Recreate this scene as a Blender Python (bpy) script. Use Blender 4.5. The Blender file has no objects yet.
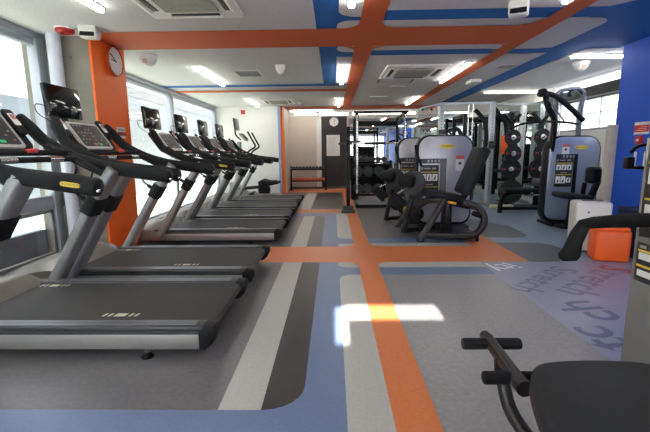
import bpy, bmesh, math, random
from mathutils import Vector as V, Matrix as MX
random.seed(7)
SC = bpy.context.scene
COL = SC.collection
PI = math.pi
H = 2.42            # ceiling height

# ------------------------------------------------------------------ helpers
def lin(c):
    return tuple(((x/255)/12.92 if x/255 <= .04045 else ((x/255+.055)/1.055)**2.4) for x in c)

MATS = {}
def mat(name, rgb, rough=.5, metal=0., var=.08, scale=14., bump=0., bscale=200., emit=0., spec=.5, coat=0.):
    if name in MATS: return MATS[name]
    m = bpy.data.materials.new(name); m.use_nodes = True
    nt = m.node_tree; nt.nodes.clear()
    o = nt.nodes.new('ShaderNodeOutputMaterial'); p = nt.nodes.new('ShaderNodeBsdfPrincipled')
    nt.links.new(p.outputs[0], o.inputs[0])
    c = lin(rgb)
    p.inputs['Roughness'].default_value = rough
    p.inputs['Metallic'].default_value = metal
    p.inputs['Specular IOR Level'].default_value = spec
    p.inputs['Coat Weight'].default_value = coat
    tc = nt.nodes.new('ShaderNodeTexCoord')
    n = nt.nodes.new('ShaderNodeTexNoise'); n.inputs['Scale'].default_value = scale; n.inputs['Detail'].default_value = 4
    nt.links.new(tc.outputs['Object'], n.inputs['Vector'])
    r = nt.nodes.new('ShaderNodeValToRGB')
    r.color_ramp.elements[0].position = .3; r.color_ramp.elements[1].position = .7
    r.color_ramp.elements[0].color = tuple(min(1, x*(1-var)) for x in c)+(1,)
    r.color_ramp.elements[1].color = tuple(min(1, x*(1+var)) for x in c)+(1,)
    nt.links.new(n.outputs[0], r.inputs[0]); nt.links.new(r.outputs[0], p.inputs['Base Color'])
    if emit:
        p.inputs['Emission Color'].default_value = c+(1,)
        p.inputs['Emission Strength'].default_value = emit
    if bump:
        n2 = nt.nodes.new('ShaderNodeTexNoise'); n2.inputs['Scale'].default_value = bscale
        nt.links.new(tc.outputs['Object'], n2.inputs['Vector'])
        b = nt.nodes.new('ShaderNodeBump'); b.inputs['Strength'].default_value = bump; b.inputs['Distance'].default_value = .002
        nt.links.new(n2.outputs[0], b.inputs['Height']); nt.links.new(b.outputs[0], p.inputs['Normal'])
    MATS[name] = m
    return m

def glass(name, tint=(1, 1, 1), refl=.08):
    m = bpy.data.materials.new(name); m.use_nodes = True
    nt = m.node_tree; nt.nodes.clear()
    o = nt.nodes.new('ShaderNodeOutputMaterial'); mx = nt.nodes.new('ShaderNodeMixShader')
    t = nt.nodes.new('ShaderNodeBsdfTransparent'); g = nt.nodes.new('ShaderNodeBsdfGlossy')
    t.inputs[0].default_value = tint+(1,); g.inputs['Roughness'].default_value = .02
    mx.inputs[0].default_value = refl
    nt.links.new(t.outputs[0], mx.inputs[1]); nt.links.new(g.outputs[0], mx.inputs[2])
    nt.links.new(mx.outputs[0], o.inputs[0])
    return m

def translucent(name, rgb):
    m = bpy.data.materials.new(name); m.use_nodes = True
    nt = m.node_tree; nt.nodes.clear()
    o = nt.nodes.new('ShaderNodeOutputMaterial'); mx = nt.nodes.new('ShaderNodeMixShader'); mx.inputs[0].default_value = .6
    d = nt.nodes.new('ShaderNodeBsdfDiffuse'); t = nt.nodes.new('ShaderNodeBsdfTranslucent')
    d.inputs[0].default_value = lin(rgb)+(1,); t.inputs[0].default_value = lin(rgb)+(1,)
    nt.links.new(d.outputs[0], mx.inputs[1]); nt.links.new(t.outputs[0], mx.inputs[2]); nt.links.new(mx.outputs[0], o.inputs[0])
    return m

def catmull(pts, k):
    P = [V(p) for p in pts]
    if k < 2 or len(P) < 3: return P
    out = []
    for i in range(len(P)-1):
        p0 = P[max(i-1, 0)]; p1 = P[i]; p2 = P[i+1]; p3 = P[min(i+2, len(P)-1)]
        for j in range(k):
            t = j/k
            out.append(.5*((2*p1)+(p2-p0)*t+(2*p0-5*p1+4*p2-p3)*t*t+(3*p1-p0-3*p2+p3)*t**3))
    out.append(P[-1])
    return out

def rrect(x0, x1, y0, y1, r, n=6):
    """rounded rectangle; r may be one number or four: (x0y0, x1y0, x1y1, x0y1)"""
    if not isinstance(r, (tuple, list)): r = (r,)*4
    out = []
    for (cx, cy, sx, sy, a0, rr) in ((x0, y0, 1, 1, PI, r[0]), (x1, y0, -1, 1, 1.5*PI, r[1]), (x1, y1, -1, -1, 0, r[2]), (x0, y1, 1, -1, .5*PI, r[3])):
        if rr <= 0: out.append((cx, cy)); continue
        for i in range(n+1):
            a = a0+i*(PI/2)/n
            out.append((cx+sx*rr+rr*math.cos(a), cy+sy*rr+rr*math.sin(a)))
    return out

def catmull2(pts, k):
    return [(p.x, p.y) for p in catmull([(a, c, 0) for a, c in pts], k)]

class B:
    def __init__(s): s.bm = bmesh.new()
    def merge(s, t, mi):
        for f in t.faces: f.material_index = mi
        me = bpy.data.meshes.new('tmp'); t.to_mesh(me); t.free(); s.bm.from_mesh(me); bpy.data.meshes.remove(me)
        return s
    def box(s, c, d, rot=(0, 0, 0), bev=0., seg=2, mi=0):
        t = bmesh.new(); bmesh.ops.create_cube(t, size=1)
        for v in t.verts: v.co = V((v.co.x*d[0], v.co.y*d[1], v.co.z*d[2]))
        if bev: bmesh.ops.bevel(t, geom=t.edges[:], offset=min(bev, .49*min(d)), segments=seg, affect='EDGES', profile=.5)
        R = MX.Rotation(rot[2], 4, 'Z') @ MX.Rotation(rot[1], 4, 'Y') @ MX.Rotation(rot[0], 4, 'X')
        bmesh.ops.transform(t, matrix=MX.Translation(V(c)) @ R, verts=t.verts[:])
        return s.merge(t, mi)
    def span(s, a, b, bev=0., mi=0):
        return s.box([(a[i]+b[i])/2 for i in range(3)], [abs(b[i]-a[i]) for i in range(3)], bev=bev, mi=mi)
    def prism(s, poly, plane, a, b, bev=0., mi=0, seg=2):
        t = bmesh.new()
        f = {'xz': lambda p, h: (p[0], h, p[1]), 'yz': lambda p, h: (h, p[0], p[1]), 'xy': lambda p, h: (p[0], p[1], h)}[plane]
        va = [t.verts.new(f(p, a)) for p in poly]; vb = [t.verts.new(f(p, b)) for p in poly]
        n = len(poly)
        t.faces.new(va); t.faces.new(vb[::-1])
        for i in range(n):
            t.faces.new((va[i], vb[i], vb[(i+1) % n], va[(i+1) % n]))
        bmesh.ops.recalc_face_normals(t, faces=t.faces[:])
        if bev:
            es = [e for e in t.edges if all(v in va for v in e.verts) or all(v in vb for v in e.verts)]
            bmesh.ops.bevel(t, geom=es, offset=bev, segments=seg, affect='EDGES', profile=.5)
        return s.merge(t, mi)
    def flat(s, poly, z, mi=0, up=True):
        t = bmesh.new()
        t.faces.new([t.verts.new((p[0], p[1], z)) for p in poly])
        t.normal_update()
        for f in t.faces:
            if (f.normal.z > 0) != up: f.normal_flip()
        return s.merge(t, mi)
    def tube(s, pts, r, n=10, sm=0, sec=None, up=None, mi=0, rnd=False, closed=False):
        """sweep; sec = (half width along side, half height) gives a rounded flat section"""
        P = catmull(pts, sm) if sm else [V(p) for p in pts]
        N = len(P)
        rs = r if isinstance(r, (list, tuple)) else None
        def rad(i):
            if rs is None: return r
            x = i/(N-1)*(len(rs)-1); k = min(int(x), len(rs)-2); return rs[k]+(rs[k+1]-rs[k])*(x-k)
        T = []
        for i in range(N):
            if closed: d = P[(i+1) % N]-P[i-1]
            else: d = P[min(i+1, N-1)]-P[max(i-1, 0)]
            T.append(d.normalized())
        ref = V(up) if up else (V((0, 0, 1)) if abs(T[0].z) < .9 else V((0, 1, 0)))
        side = ref.cross(T[0]).normalized()
        rings = []
        t = bmesh.new()
        seq = [(P[i], T[i], rad(i)) for i in range(N)]
        if rnd and not closed:
            r0 = seq[0][2]; r1 = seq[-1][2]
            seq = [(P[0]-T[0]*r0*k, T[0], r0*q) for k, q in ((.5, .35), (.42, .7), (.25, .9))]+seq+[(P[-1]+T[-1]*r1*k, T[-1], r1*q) for k, q in ((.25, .9), (.42, .7), (.5, .35))]
        for (p, d, rr) in seq:
            if up: side = ref.cross(d).normalized()
            else:
                side = (side-d*side.dot(d)).normalized()
            u2 = d.cross(side).normalized()
            ring = []
            for k in range(n):
                a = 2*PI*(k+.5)/n
                ca, sa = math.cos(a), math.sin(a)
                if sec:
                    e = .5
                    x = sec[0]*math.copysign(abs(ca)**e, ca); y = sec[1]*math.copysign(abs(sa)**e, sa)
                    if rs is not None: x *= rr; y *= rr
                else: x, y = rr*ca, rr*sa
                ring.append(t.verts.new(p+side*x+u2*y))
            rings.append(ring)
        m = len(rings)
        for i in range(m if closed else m-1):
            a, b = rings[i], rings[(i+1) % m]
            for k in range(n):
                t.faces.new((a[k], a[(k+1) % n], b[(k+1) % n], b[k]))
        if not closed:
            t.faces.new(rings[0][::-1]); t.faces.new(rings[-1])
        bmesh.ops.recalc_face_normals(t, faces=t.faces[:])
        return s.merge(t, mi)
    def lathe(s, prof, o, d, n=20, mi=0):
        """prof = [(radius, height along d)]"""
        d = V(d).normalized(); q = d.to_track_quat('Z', 'Y').to_matrix().to_4x4()
        t = bmesh.new(); rings = []
        for (r, h) in prof:
            rings.append([t.verts.new((max(r, 1e-4)*math.cos(2*PI*k/n), max(r, 1e-4)*math.sin(2*PI*k/n), h)) for k in range(n)])
        for a, b in zip(rings, rings[1:]):
            for k in range(n): t.faces.new((a[k], a[(k+1) % n], b[(k+1) % n], b[k]))
        t.faces.new(rings[0][::-1]); t.faces.new(rings[-1])
        bmesh.ops.recalc_face_normals(t, faces=t.faces[:])
        bmesh.ops.transform(t, matrix=MX.Translation(V(o)) @ q, verts=t.verts[:])
        return s.merge(t, mi)
    def cyl(s, p, q, r, n=16, bev=.0, mi=0):
        p, q = V(p), V(q); L = (q-p).length
        b = min(bev, r*.9, L*.45)
        prof = [(r, 0), (r, L)] if not b else [(r-b, 0), (r-.3*b, b*.3), (r, b), (r, L-b), (r-.3*b, L-.3*b), (r-b, L)]
        return s.lathe(prof, p, q-p, n, mi)
    def text(s, body, size, matrix, mi=0, ext=0., bold=0., shear=0., sx=1.):
        cu = bpy.data.curves.new('t', 'FONT'); cu.body = body; cu.size = size; cu.extrude = ext; cu.offset = bold; cu.shear = shear
        cu.align_x = 'CENTER'; cu.align_y = 'CENTER'; cu.resolution_u = 4
        ob = bpy.data.objects.new('t', cu); COL.objects.link(ob)
        dg = bpy.context.evaluated_depsgraph_get(); dg.update()
        me = bpy.data.meshes.new_from_object(ob.evaluated_get(dg))
        bpy.data.objects.remove(ob); bpy.data.curves.remove(cu)
        t = bmesh.new(); t.from_mesh(me); bpy.data.meshes.remove(me)
        for v in t.verts: v.co.x *= sx
        bmesh.ops.transform(t, matrix=matrix, verts=t.verts[:])
        return s.merge(t, mi)

def frame_mx(o, xdir, ydir):
    x = V(xdir).normalized(); y = V(ydir).normalized(); z = x.cross(y)
    m = MX((x, y, z)).transposed().to_4x4(); m.translation = V(o); return m

def obj(name, b, m, parent=None, label=None, ang=38, kind=None):
    me = bpy.data.meshes.new(name); b.bm.to_mesh(me); b.bm.free()
    for mm in (m if isinstance(m, (list, tuple)) else [m]): me.materials.append(mm)
    me.polygons.foreach_set('use_smooth', [True]*len(me.polygons))
    me.set_sharp_from_angle(angle=math.radians(ang))
    o = bpy.data.objects.new(name, me); COL.objects.link(o)
    if parent: o.parent = parent
    if label: o['label'] = label
    if kind: o['kind'] = kind
    return o

def thing(name, label, cat, loc=(0, 0, 0), rotz=0., group=None):
    o = bpy.data.objects.new(name, None); COL.objects.link(o); o.empty_display_size = .1
    o.location = loc; o.rotation_euler = (0, 0, rotz); o['label'] = label; o['category'] = cat
    if group: o['group'] = group
    return o

def tag(o, label, cat, group=None):
    o['label'] = label; o['category'] = cat
    if group: o['group'] = group
    return o

def dup(root, loc, rotz=None, label=None, group=None):
    r = root.copy(); COL.objects.link(r); r.location = loc
    if rotz is not None: r.rotation_euler = (0, 0, rotz)
    if label: r['label'] = label
    if group: r['group'] = group
    for ch in list(root.children):
        c = ch.copy(); COL.objects.link(c); c.parent = r
        for g in list(ch.children):
            d = g.copy(); COL.objects.link(d); d.parent = c
    return r

def struct(name, b, m):
    o = obj(name, b, m); o['kind'] = 'structure'; return o

ORD = ['first', 'second', 'third', 'fourth', 'fifth', 'sixth', 'seventh', 'eighth', 'ninth', 'tenth', 'eleventh', 'twelfth']

# ------------------------------------------------------------------ materials
WHITE = mat('white_paint', (232, 231, 226), .6, var=.02)
CEIL = mat('ceiling_board', (205, 205, 205), .9, var=.10, scale=90, bump=.3, bscale=160)
CEIL_OR = mat('ceiling_orange', (204, 98, 50), .75, var=.05, scale=60)
CEIL_BL = mat('ceiling_blue', (26, 104, 178), .75, var=.05, scale=60)
OR_WALL = mat('orange_wall', (240, 104, 6), .55, var=.03)
BL_WALL = mat('blue_wall', (22, 84, 200), .6, var=.06, scale=40)
CONC = mat('concrete', (130, 126, 115), .85, var=.14, scale=3.5, bump=.3, bscale=40)
BEIGE = mat('beige_panel', (203, 192, 178), .7, var=.02)
DARKP = mat('dark_panel', (42, 43, 47), .6, var=.05)
FL_G = mat('vinyl_grey', (142, 140, 141), .33, var=.12, scale=38, spec=.5)
FL_GD = mat('vinyl_dark_grey', (104, 101, 103), .36, var=.14, scale=38)
FL_L = mat('vinyl_light', (178, 177, 172), .38, var=.06, scale=60)
FL_C = mat('vinyl_charcoal', (58, 55, 57), .38, var=.10, scale=60)
FL_B = mat('vinyl_blue', (104, 122, 156), .38, var=.06, scale=60)
FL_O = mat('vinyl_orange', (214, 122, 70), .38, var=.06, scale=60)
FL_BG = mat('vinyl_blue_grey', (136, 152, 174), .34, var=.06, scale=60)
FL_DG = mat('vinyl_slate', (92, 99, 104), .36, var=.08, scale=60)
FL_LV = mat('vinyl_lavender', (150, 151, 176), .34, var=.05, scale=60)
FL_LT = mat('vinyl_letter', (116, 118, 142), .34, var=.05, scale=60)
FL_LT2 = mat('vinyl_letter_slate', (98, 106, 138), .34, var=.05, scale=60)
FL_LR = mat('vinyl_letter_red', (168, 84, 84), .34, var=.1, scale=20)
FL_W = mat('vinyl_white', (226, 228, 232), .34, var=.03)
ALU = mat('aluminium', (172, 178, 184), .4, metal=.6, var=.03)
LILAC = mat('lilac_white_paint', (206, 210, 222), .5, var=.03)
GLASS = glass('window_glass')
SILV = mat('silver_paint', (152, 152, 152), .36, metal=.55, var=.04, scale=8)
SILVP = mat('silver_side_panel', (146, 144, 142), .42, metal=.55, var=.03, scale=6)
SILV2 = mat('silver_dull', (136, 134, 132), .4, metal=.4, var=.04)
COVER = mat('warm_silver', (142, 137, 130), .38, metal=.45, var=.04)
BLK = mat('black_plastic', (22, 22, 24), .45, spec=.22, var=.15)
BLKG = mat('black_gloss', (12, 13, 15), .12, var=.1)
RUB = mat('black_rubber', (27, 27, 29), .6, spec=.22, var=.12, bump=.15)
FOAM = mat('black_foam', (29, 30, 32), .75, spec=.22, var=.12, bump=.2, bscale=300)
BELT = mat('running_belt', (64, 62, 61), .6, spec=.25, var=.12, scale=120, bump=.2, bscale=400)
RAILM = mat('rail_grey', (64, 65, 68), .34, metal=.3, var=.05)
RIDGE = mat('rail_ridge', (150, 152, 155), .3, metal=.6, var=.04)
MARK = mat('belt_mark', (214, 206, 184), .6, var=.02)
SCREEN = mat('screen_black', (10, 12, 16), .07, var=.1)
PANEL = mat('console_panel', (34, 36, 40), .5, var=.1)
RED = mat('red_plastic', (206, 36, 34), .4, var=.05)
REDO = mat('stop_red', (226, 70, 62), .4, var=.05)
GRN = mat('button_green', (60, 200, 120), .4, var=.02)
YEL = mat('yellow_label', (224, 196, 62), .45, var=.04)
PAPER = mat('paper', (226, 226, 224), .7, var=.02)
INK = mat('ink', (62, 62, 66), .7, var=.05)
VINYLPAD = mat('upholstery_black', (28, 31, 35), .5, spec=.22, var=.08, scale=40, bump=.12, bscale=350)
SHROUD = mat('shroud_silver', (186, 187, 194), .3, metal=.35, var=.03, scale=5)
SHROUDB = mat('shroud_blue_grey', (152, 164, 182), .3, metal=.35, var=.03, scale=5)
SHROUDN = mat('shroud_near_grey', (158, 157, 154), .22, metal=.6, var=.03, scale=5)
FRAME = mat('frame_black', (29, 29, 30), .38, spec=.22, metal=.3, var=.08)
FRAMEB = mat('frame_brown_black', (44, 42, 40), .36, metal=.35, var=.08)
CHROME = mat('chrome', (205, 207, 210), .2, metal=.9, var=.02)
STEELW = mat('steel_white', (206, 212, 216), .35, metal=.4, var=.03)
IRON = mat('iron_black', (62, 64, 66), .5, var=.12)
IRONG = mat('iron_grey_green', (50, 57, 57), .5, var=.12, spec=.3)
PLATE = mat('plate_black', (36, 38, 40), .5, var=.12, spec=.3)
CORAL = mat('coral_vinyl', (222, 108, 78), .5, var=.05)
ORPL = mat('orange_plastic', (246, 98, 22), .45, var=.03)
NAVY = mat('navy_plastic', (26, 32, 66), .5, var=.06)
OFFW = mat('off_white_plastic', (228, 226, 220), .4, var=.02)
CREAM = mat('cream_glow', (240, 232, 196), .6, var=.03)
LAMP = mat('lamp_tube', (255, 253, 246), .5, var=0., emit=21.)
OUTW = mat('outside_white_wall', (156, 161, 164), .8, var=.06, scale=2)
LAMP2 = mat('lamp_strip', (255, 250, 238), .5, var=0., emit=4.)
OUTB = mat('outside_beam', (150, 153, 154), .8, var=.06, scale=2)
OUTG = mat('outside_ground', (196, 204, 190), .9, var=.1, scale=5)
UPST = mat('outside_upstand', (98, 108, 118), .7, var=.18, scale=3)
BLINDB = mat('dark_blind_box', (52, 54, 54), .6, var=.06)
MIRROR = mat('mirror_glass', (222, 228, 226), .01, metal=1., var=0.)
CURTAIN = translucent('white_curtain', (238, 240, 242))
GREYP = mat('grey_slot', (98, 100, 106), .45, var=.05)
REDM = mat('red_mark', (150, 44, 48), .5, var=.05)
SKIRT = mat('baseboard_dark', (84, 80, 76), .6, var=.05)

# ------------------------------------------------------------------ the setting
def floor_and_ceiling():
    ms = [FL_G, FL_GD, FL_L, FL_C, FL_B, FL_O, FL_BG, FL_DG, FL_LV, FL_LT, FL_LT2, FL_LR, FL_W]
    G, GD, L, CH, BL, O, BG, DG, LV, LT, LT2, LR, W = range(13)
    b = B()
    b.span((-3.35, -2.35, -.06), (4.75, 12.75, 0), mi=G)
    lay = [0]
    def put(poly, m):
        lv = {BL: 1, BG: 1, GD: 2, L: 3, CH: 4, DG: 3, LV: 4, O: 5}[m]
        if poly[0][0] < .3 and m == L and len(poly) > 6: lv = 4
        lay[0] += 1
        b.flat(poly, .0005*lv+(.00004*lay[0] if m == O else 0), m)
    R = rrect
    # left part: blue field with the striped cells laid in it
    put(R(-3.3, .05, 1.1, 7.45, (0, .25, .2, 0)), BL)
    put(R(.05, .27, .6, 7.45, 0), BL)
    put(R(-3.3, -.15, 1.62, 7.12, (0, .22, .2, 0)), GD)
    put(R(-.54, -.34, 1.62, 7.12, 0), L)
    put(R(-.34, -.15, 1.62, 7.12, (0, .185, .16, 0)), CH)
    put(R(.055, .27, 0., 3.62, (0, 0, 0, .13)), L)
    put(R(.05, .27, 3.86, 4.1, (.1, 0, 0, .1)), L)
    put(R(.055, .27, 4.7, 4.9, (.08, 0, 0, .08)), L)
    put(R(.055, .27, 5.2, 7.45, (.13, 0, 0, .05)), L)
    # beyond the thin orange line
    put(R(-3.3, .26, 7.98, 11.5, 0), GD)
    put(R(-.74, -.47, 7.98, 11.4, 0), L)
    put(R(-.45, .22, 8.06, 11.22, (0, .0, .08, .08)), CH)
    # right part
    put(R(.46, 1.9, 4.72, 4.93, (.08, 0, 0, .08)), L)
    put(R(.46, 1.9, 4.93, 5.22, 0), BL)
    put(R(.46, 1.85, 5.22, 8.4, 0), FLD)
    put(R(.46, 1.56, 3.86, 4.08, (.08, 0, 0, .08)), L)
    put(R(.46, 1.56, 3.62, 3.86, 0), BL)
    put(R(2.07, 4.5, 4.03, 11., 0), BG)
    put([(2.07, 5.25), (2.45, 5.2), (2.6, 5.24), (2.68, 5.36), (2.72, 5.6), (2.74, 6.05), (2.5, 6.5), (2.2, 6.9), (2.07, 7.0)], DG)
    put([(2.07, 4.03), (2.38, 4.03), (2.62, 4.1), (2.72, 4.3), (2.74, 4.6), (2.7, 4.8), (2.6, 4.88), (2.45, 4.92), (2.07, 4.92)], DG)
    put(R(1.55, 3.57, .2, 4.03, 0), LV)
    # orange lanes
    put(R(-3.3, 2.07, 4.05, 4.75, 0), O)
    put(R(.26, .46, -2.2, 12.6, 0), O)
    put(R(1.72, 2.07, 4.4, 11., 0), O)
    put(R(-3.3, .3, 7.5, 7.98, 0), O)
    put(R(-1.33, 3., 11.5, 12.6, 0), O)
    def fillet(cx, cy, sx, sy, r):
        pts = [(cx, cy)]+[(cx+sx*r-sx*r*math.sin(a), cy+sy*r-sy*r*math.cos(a)) for a in [i*PI/2/7 for i in range(8)]]
        put(pts, O)
    for sx, cx in ((-1, .26), (1, .46)):
        for sy, cy in ((-1, 4.05), (1, 4.75)):
            fillet(cx, cy, sx, sy, .15)
    # printed words
    def word(t, x, y, d, size, m, sx=.85):
        d = V((d[0], d[1], 0)).normalized(); u = V((-d.y, d.x, 0))
        b.text(t, size, frame_mx((x, y, .0048), d, u), m, bold=.012*size, sx=sx)
    word('Stretch', 1.93, 3.47, (-.75, -.66), .34, LT, 1.0)
    word('tretch', 2.29, 3.37, (-.74, -.62), .4, LT, .95)
    word('S', 2.76, 3.76, (-.74, -.62), .4, LR, .95)
    word('ch', 1.86, 2.75, (-.16, 1), .46, LT2, .9)
    word('tc', 1.66, 2.33, (-.1, 1), .46, LT2, .9)
    word('ity', 1.72, 3.84, (-.75, -.5), .34, W, .95)
    struct('floor', b, ms)

    b = B()
    b.span((-3.35, -2.35, H), (4.75, 12.75, H+.08))
    lay[0] = 0
    def cput(poly, m):
        lay[0] += 1; b.flat(poly, H-.0006*lay[0], m, up=False)
    C0, CO, CB = 0, 1, 2
    cput(R(-.16, .27, -2.2, 7.72, 0), CB)                     # blue runs beside the middle orange one
    cput(R(.27, 3.6, 3.76, 4.03, 0), CB)
    cput(R(.27, 3.6, 5.16, 5.42, 0), CB)
    cput(R(-3.2, .06, 7.48, 7.76, 0), CB)
    cput(R(2.72, 3.57, 3.3, 5.2, 0), CB)
    cput(R(2.8, 3.14, 3.5, 10.9, 0), CB)
    cput([(2.45, 3.76), (2.8, 3.4), (2.8, 4.2), (2.45, 4.03)], CB)
    cput([(2.9, 5.42), (3.57, 5.42), (3.57, 5.1), (3.3, 5.1)], CB)
    cput(R(-3.2, -.16, 3.0, 7.48, (0, 0, .22, 0)), C0)
    cput(R(.06, .3, -2., 3.9, (0, 0, 0, .16)), C0)            # pale cells round the lamps
    cput(R(.06, .3, 5.45, 7.55, (0, 0, 0, .16)), C0)
    cput(R(.05, .32, 4.0, 4.4, (.14, 0, 0, .14)), C0)
    cput(R(.06, .32, 4.85, 5.2, (.14, 0, 0, .14)), C0)
    cput(R(1.98, 2.72, 4.03, 5.16, (0, .2, .2, 0)), C0)
    cput(R(2.2, 2.76, 5.42, 6.6, (.0, .0, .0, 0)), C0)
    cput(R(3.16, 3.57, 5.2, 6.2, (.12, 0, 0, 0)), C0)
    cput(R(-2.58, 2.06, 4.23, 4.92, 0), CO)
    cput(R(.27, .49, -2.2, 11.6, 0), CO)
    cput(R(2.05, 2.25, -2.2, 10.9, 0), CO)
    cput(R(-3.2, .3, 8.1, 8.35, 0), CO)
    cput(R(-1.33, 3., 11.0, 11.9, 0), CO)
    def fil(cx, cy, sx, sy, r):
        cput([(cx, cy)]+[(cx+sx*r-sx*r*math.sin(a), cy+sy*r-sy*r*math.cos(a)) for a in [i*PI/2/7 for i in range(8)]], CO)
    for sx, cx in ((-1, .27), (1, .49)):
        for sy, cy in ((-1, 4.23), (1, 4.92)): fil(cx, cy, sx, sy, .2)
    fil(2.05, 4.23, -1, -1, .3); fil(2.05, 4.92, -1, 1, .12)
    # board joints
    struct('ceiling', b, [CEIL, CEIL_OR, CEIL_BL])
FLD = 1
floor_and_ceiling()

def wall(name, a, c, m):
    b = B(); b.span(a, c); return struct(name, b, m)

# left: concrete pier with orange side
wall('wall_left_pier', (-3.32, 4.34, 0), (-2.585, 4.985, H), CONC)
b = B(); b.prism(rrect(-2.585, -2.56, 4.325, 5.0, 0), 'xy', 0, H); struct('trim_1', b, OR_WALL)
b = B()
for (x, z) in ((-2.8, 2.2), (-2.76, 1.6), (-3.0, .9), (-2.72, 1.0)): b.lathe([(.018, 0), (.018, .004), (.0, .0041)], (x, 4.34, z), (0, -1, 0), 12)
struct('trim_2', b, mat('tie_hole', (104, 100, 92), .9))
# white downpipe
b = B(); b.cyl((-2.905, 4.25, 0), (-2.905, 4.25, H), .066, 20)
tag(obj('wall_pipe', b, LILAC), 'white vertical pipe in front of the concrete pier beside the window', 'pipe')

# left windows
def left_window(idx, y0, y1, mull, ltrans):
    b = B()
    x = -3.09 if ltrans else -3.24
    b.span((x-.04, y0, H-.07), (x+.05, y1, H), bev=.004)
    b.span((x-.04, y0, H-.14), (x+.03, y1, H-.085), bev=.004)
    b.span((x-.04, y0, 0), (x+.04, y1, .07), bev=.004)
    for y in mull: b.span((x-.045, y-.055, .07), (x+.06, y+.055, H-.07), bev=.004)
    if ltrans:
        b.span((x-.03, y0, .60), (x+.045, y1, .70), bev=.004)
        b.span((x-.02, y0, .70), (x+.03, y1, .735), bev=.004)
    f = obj('window_%d' % idx, b, ALU); f['kind'] = 'structure'
    ys = sorted([y0, y1]+list(mull))
    g = B(); k = B(); hd = B()
    for a, c in zip(ys, ys[1:]):
        if c-a < .2: continue
        g.span((x-.006, a+.03, .735), (x+.002, c-.03, H-.12))
        if ltrans:
            # awning sash in the lower light
            for (p, q) in (((a+.06, .085), (c-.06, .12)), ((a+.06, .555), (c-.06, .59)), ((a+.06, .085), (a+.1, .59)), ((c-.1, .085), (c-.06, .59))):
                k.span((x-.015, p[0], p[1]), (x+.03, q[0], q[1]), bev=.003)
            g.span((x-.006, a+.09, .11), (x+.002, c-.09, .565))
            hd.box((x+.045, (a+c)/2, .565), (.03, .07, .035), bev=.006)
        else:
            g.span((x-.006, a+.03, .05), (x+.002, c-.03, .735))
    obj('pane', g, GLASS, f)
    if ltrans:
        obj('sash', k, SILV2, f); obj('handle', hd, OFFW, f)
    else:
        hd.bm.free(); k.bm.free()
left_window(1, -2.2, 4.36, (-.6, 1.3, 2.75, 4.22), True)
left_window(2, 4.97, 10.95, (5.03, 7.95, 10.87), False)
# end walls
wall('wall_end_left', (-3.32, 10.95, 0), (-1.5, 11.1, H), WHITE)
wall('trim_3', (-1.5, 10.9, 0), (-1.43, 11.12, H), mat('lilac_trim', (158, 170, 206), .5))
wall('trim_8', (-1.43, 10.93, 0), (-1.37, 11.25, H), OR_WALL)
wall('wall_recess_left', (-1.43, 11.25, 0), (-1.38, 12.7, H), BEIGE)
wall('wall_back', (-1.43, 12.62, 0), (3.1, 12.75, H), WHITE)
b = B(); b.span((-1.37, 12.585, 0), (-.52, 12.62, 2.26)); struct('trim_4', b, BEIGE)
b = B(); b.span((-.36, 12.575, 0), (.44, 12.62, 2.26)); struct('trim_5', b, DARKP)
b = B(); b.span((-1.37, 12.565, 0), (.44, 12.575, .07)); struct('baseboard_back', b, SKIRT)
wall('wall_recess_right', (2.95, 10.95, 0), (3.08, 12.7, H), WHITE)
wall('wall_end_right', (3.08, 10.97, 0), (4.6, 11.1, H), WHITE)
# mirrors
b = B(); b.span((.5, 12.6, .1), (2.95, 12.618, 2.2))
tag(obj('wall_mirror', b, MIRROR), 'large wall mirror behind the black power rack', 'mirror')
b = B(); b.span((2.97, 10.94, .1), (4.48, 10.968, 2.2))
tag(obj('wall_mirror', b, MIRROR), 'wall mirror behind the silver cable posts and weight plate racks', 'mirror')
b = B(); b.span((2.93, 11.0, .1), (2.948, 12.58, 2.2))
tag(obj('wall_mirror', b, MIRROR), 'narrow mirror on the side wall of the recess behind the machines', 'mirror')
b = B(); b.span((4.482, 8.45, .1), (4.5, 10.9, 2.2))
tag(obj('wall_mirror', b, MIRROR), 'mirror on the right-hand wall beyond the windows, behind the plate racks', 'mirror')
# orange panels beside the mirrors
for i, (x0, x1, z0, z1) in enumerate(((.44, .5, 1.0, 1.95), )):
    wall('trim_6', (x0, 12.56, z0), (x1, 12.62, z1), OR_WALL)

# right wall with high windows
b = B()
b.span((4.5, 5.1, 0), (4.64, 11.0, 1.5)); b.span((4.5, 5.1, 2.41), (4.64, 11.0, H)); b.span((4.5, 8.3, 1.5), (4.64, 11.0, 2.41))
struct('wall_right', b, WHITE)
b = B()
b.span((4.5, 5.1, 1.5), (4.58, 8.3, 1.535), bev=.003); b.span((4.53, 5.1, 2.03), (4.58, 8.3, 2.08)); b.span((4.53, 5.1, 1.79), (4.56, 8.3, 1.805))
b.span((4.53, 5.1, 2.40), (4.58, 8.3, 2.41))
for y in (5.6, 6.25, 6.9, 7.55, 8.2): b.span((4.53, y-.008, 1.5), (4.55, y+.008, 2.08))
w = struct('window_3', b, ALU)
b = B(); b.span((4.55, 5.1, 1.52), (4.556, 8.3, 2.405)); obj('pane', b, GLASS, w)  # glass above the blind box is added to give a bright strip
b = B(); b.span((4.4, 5.1, 2.06), (4.5, 8.4, 2.235), bev=.01)
tag(obj('roller_blind_box', b, BLINDB), 'dark roller blind box along the top of the right-hand windows', 'blind')
# blue wall near right
wall('wall_right_blue', (3.57, -2.3, 0), (4.64, 5.12, H), BL_WALL)
b = B(); b.span((3.475, 5.06, 0), (3.575, 5.14, 1.47), bev=.005); struct('trim_7', b, mat('beige_post', (196, 186, 172), .6))
b = B(); b.span((3.55, -2.2, 0), (3.57, 5.12, .07)); struct('baseboard_right', b, NAVY)

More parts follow.
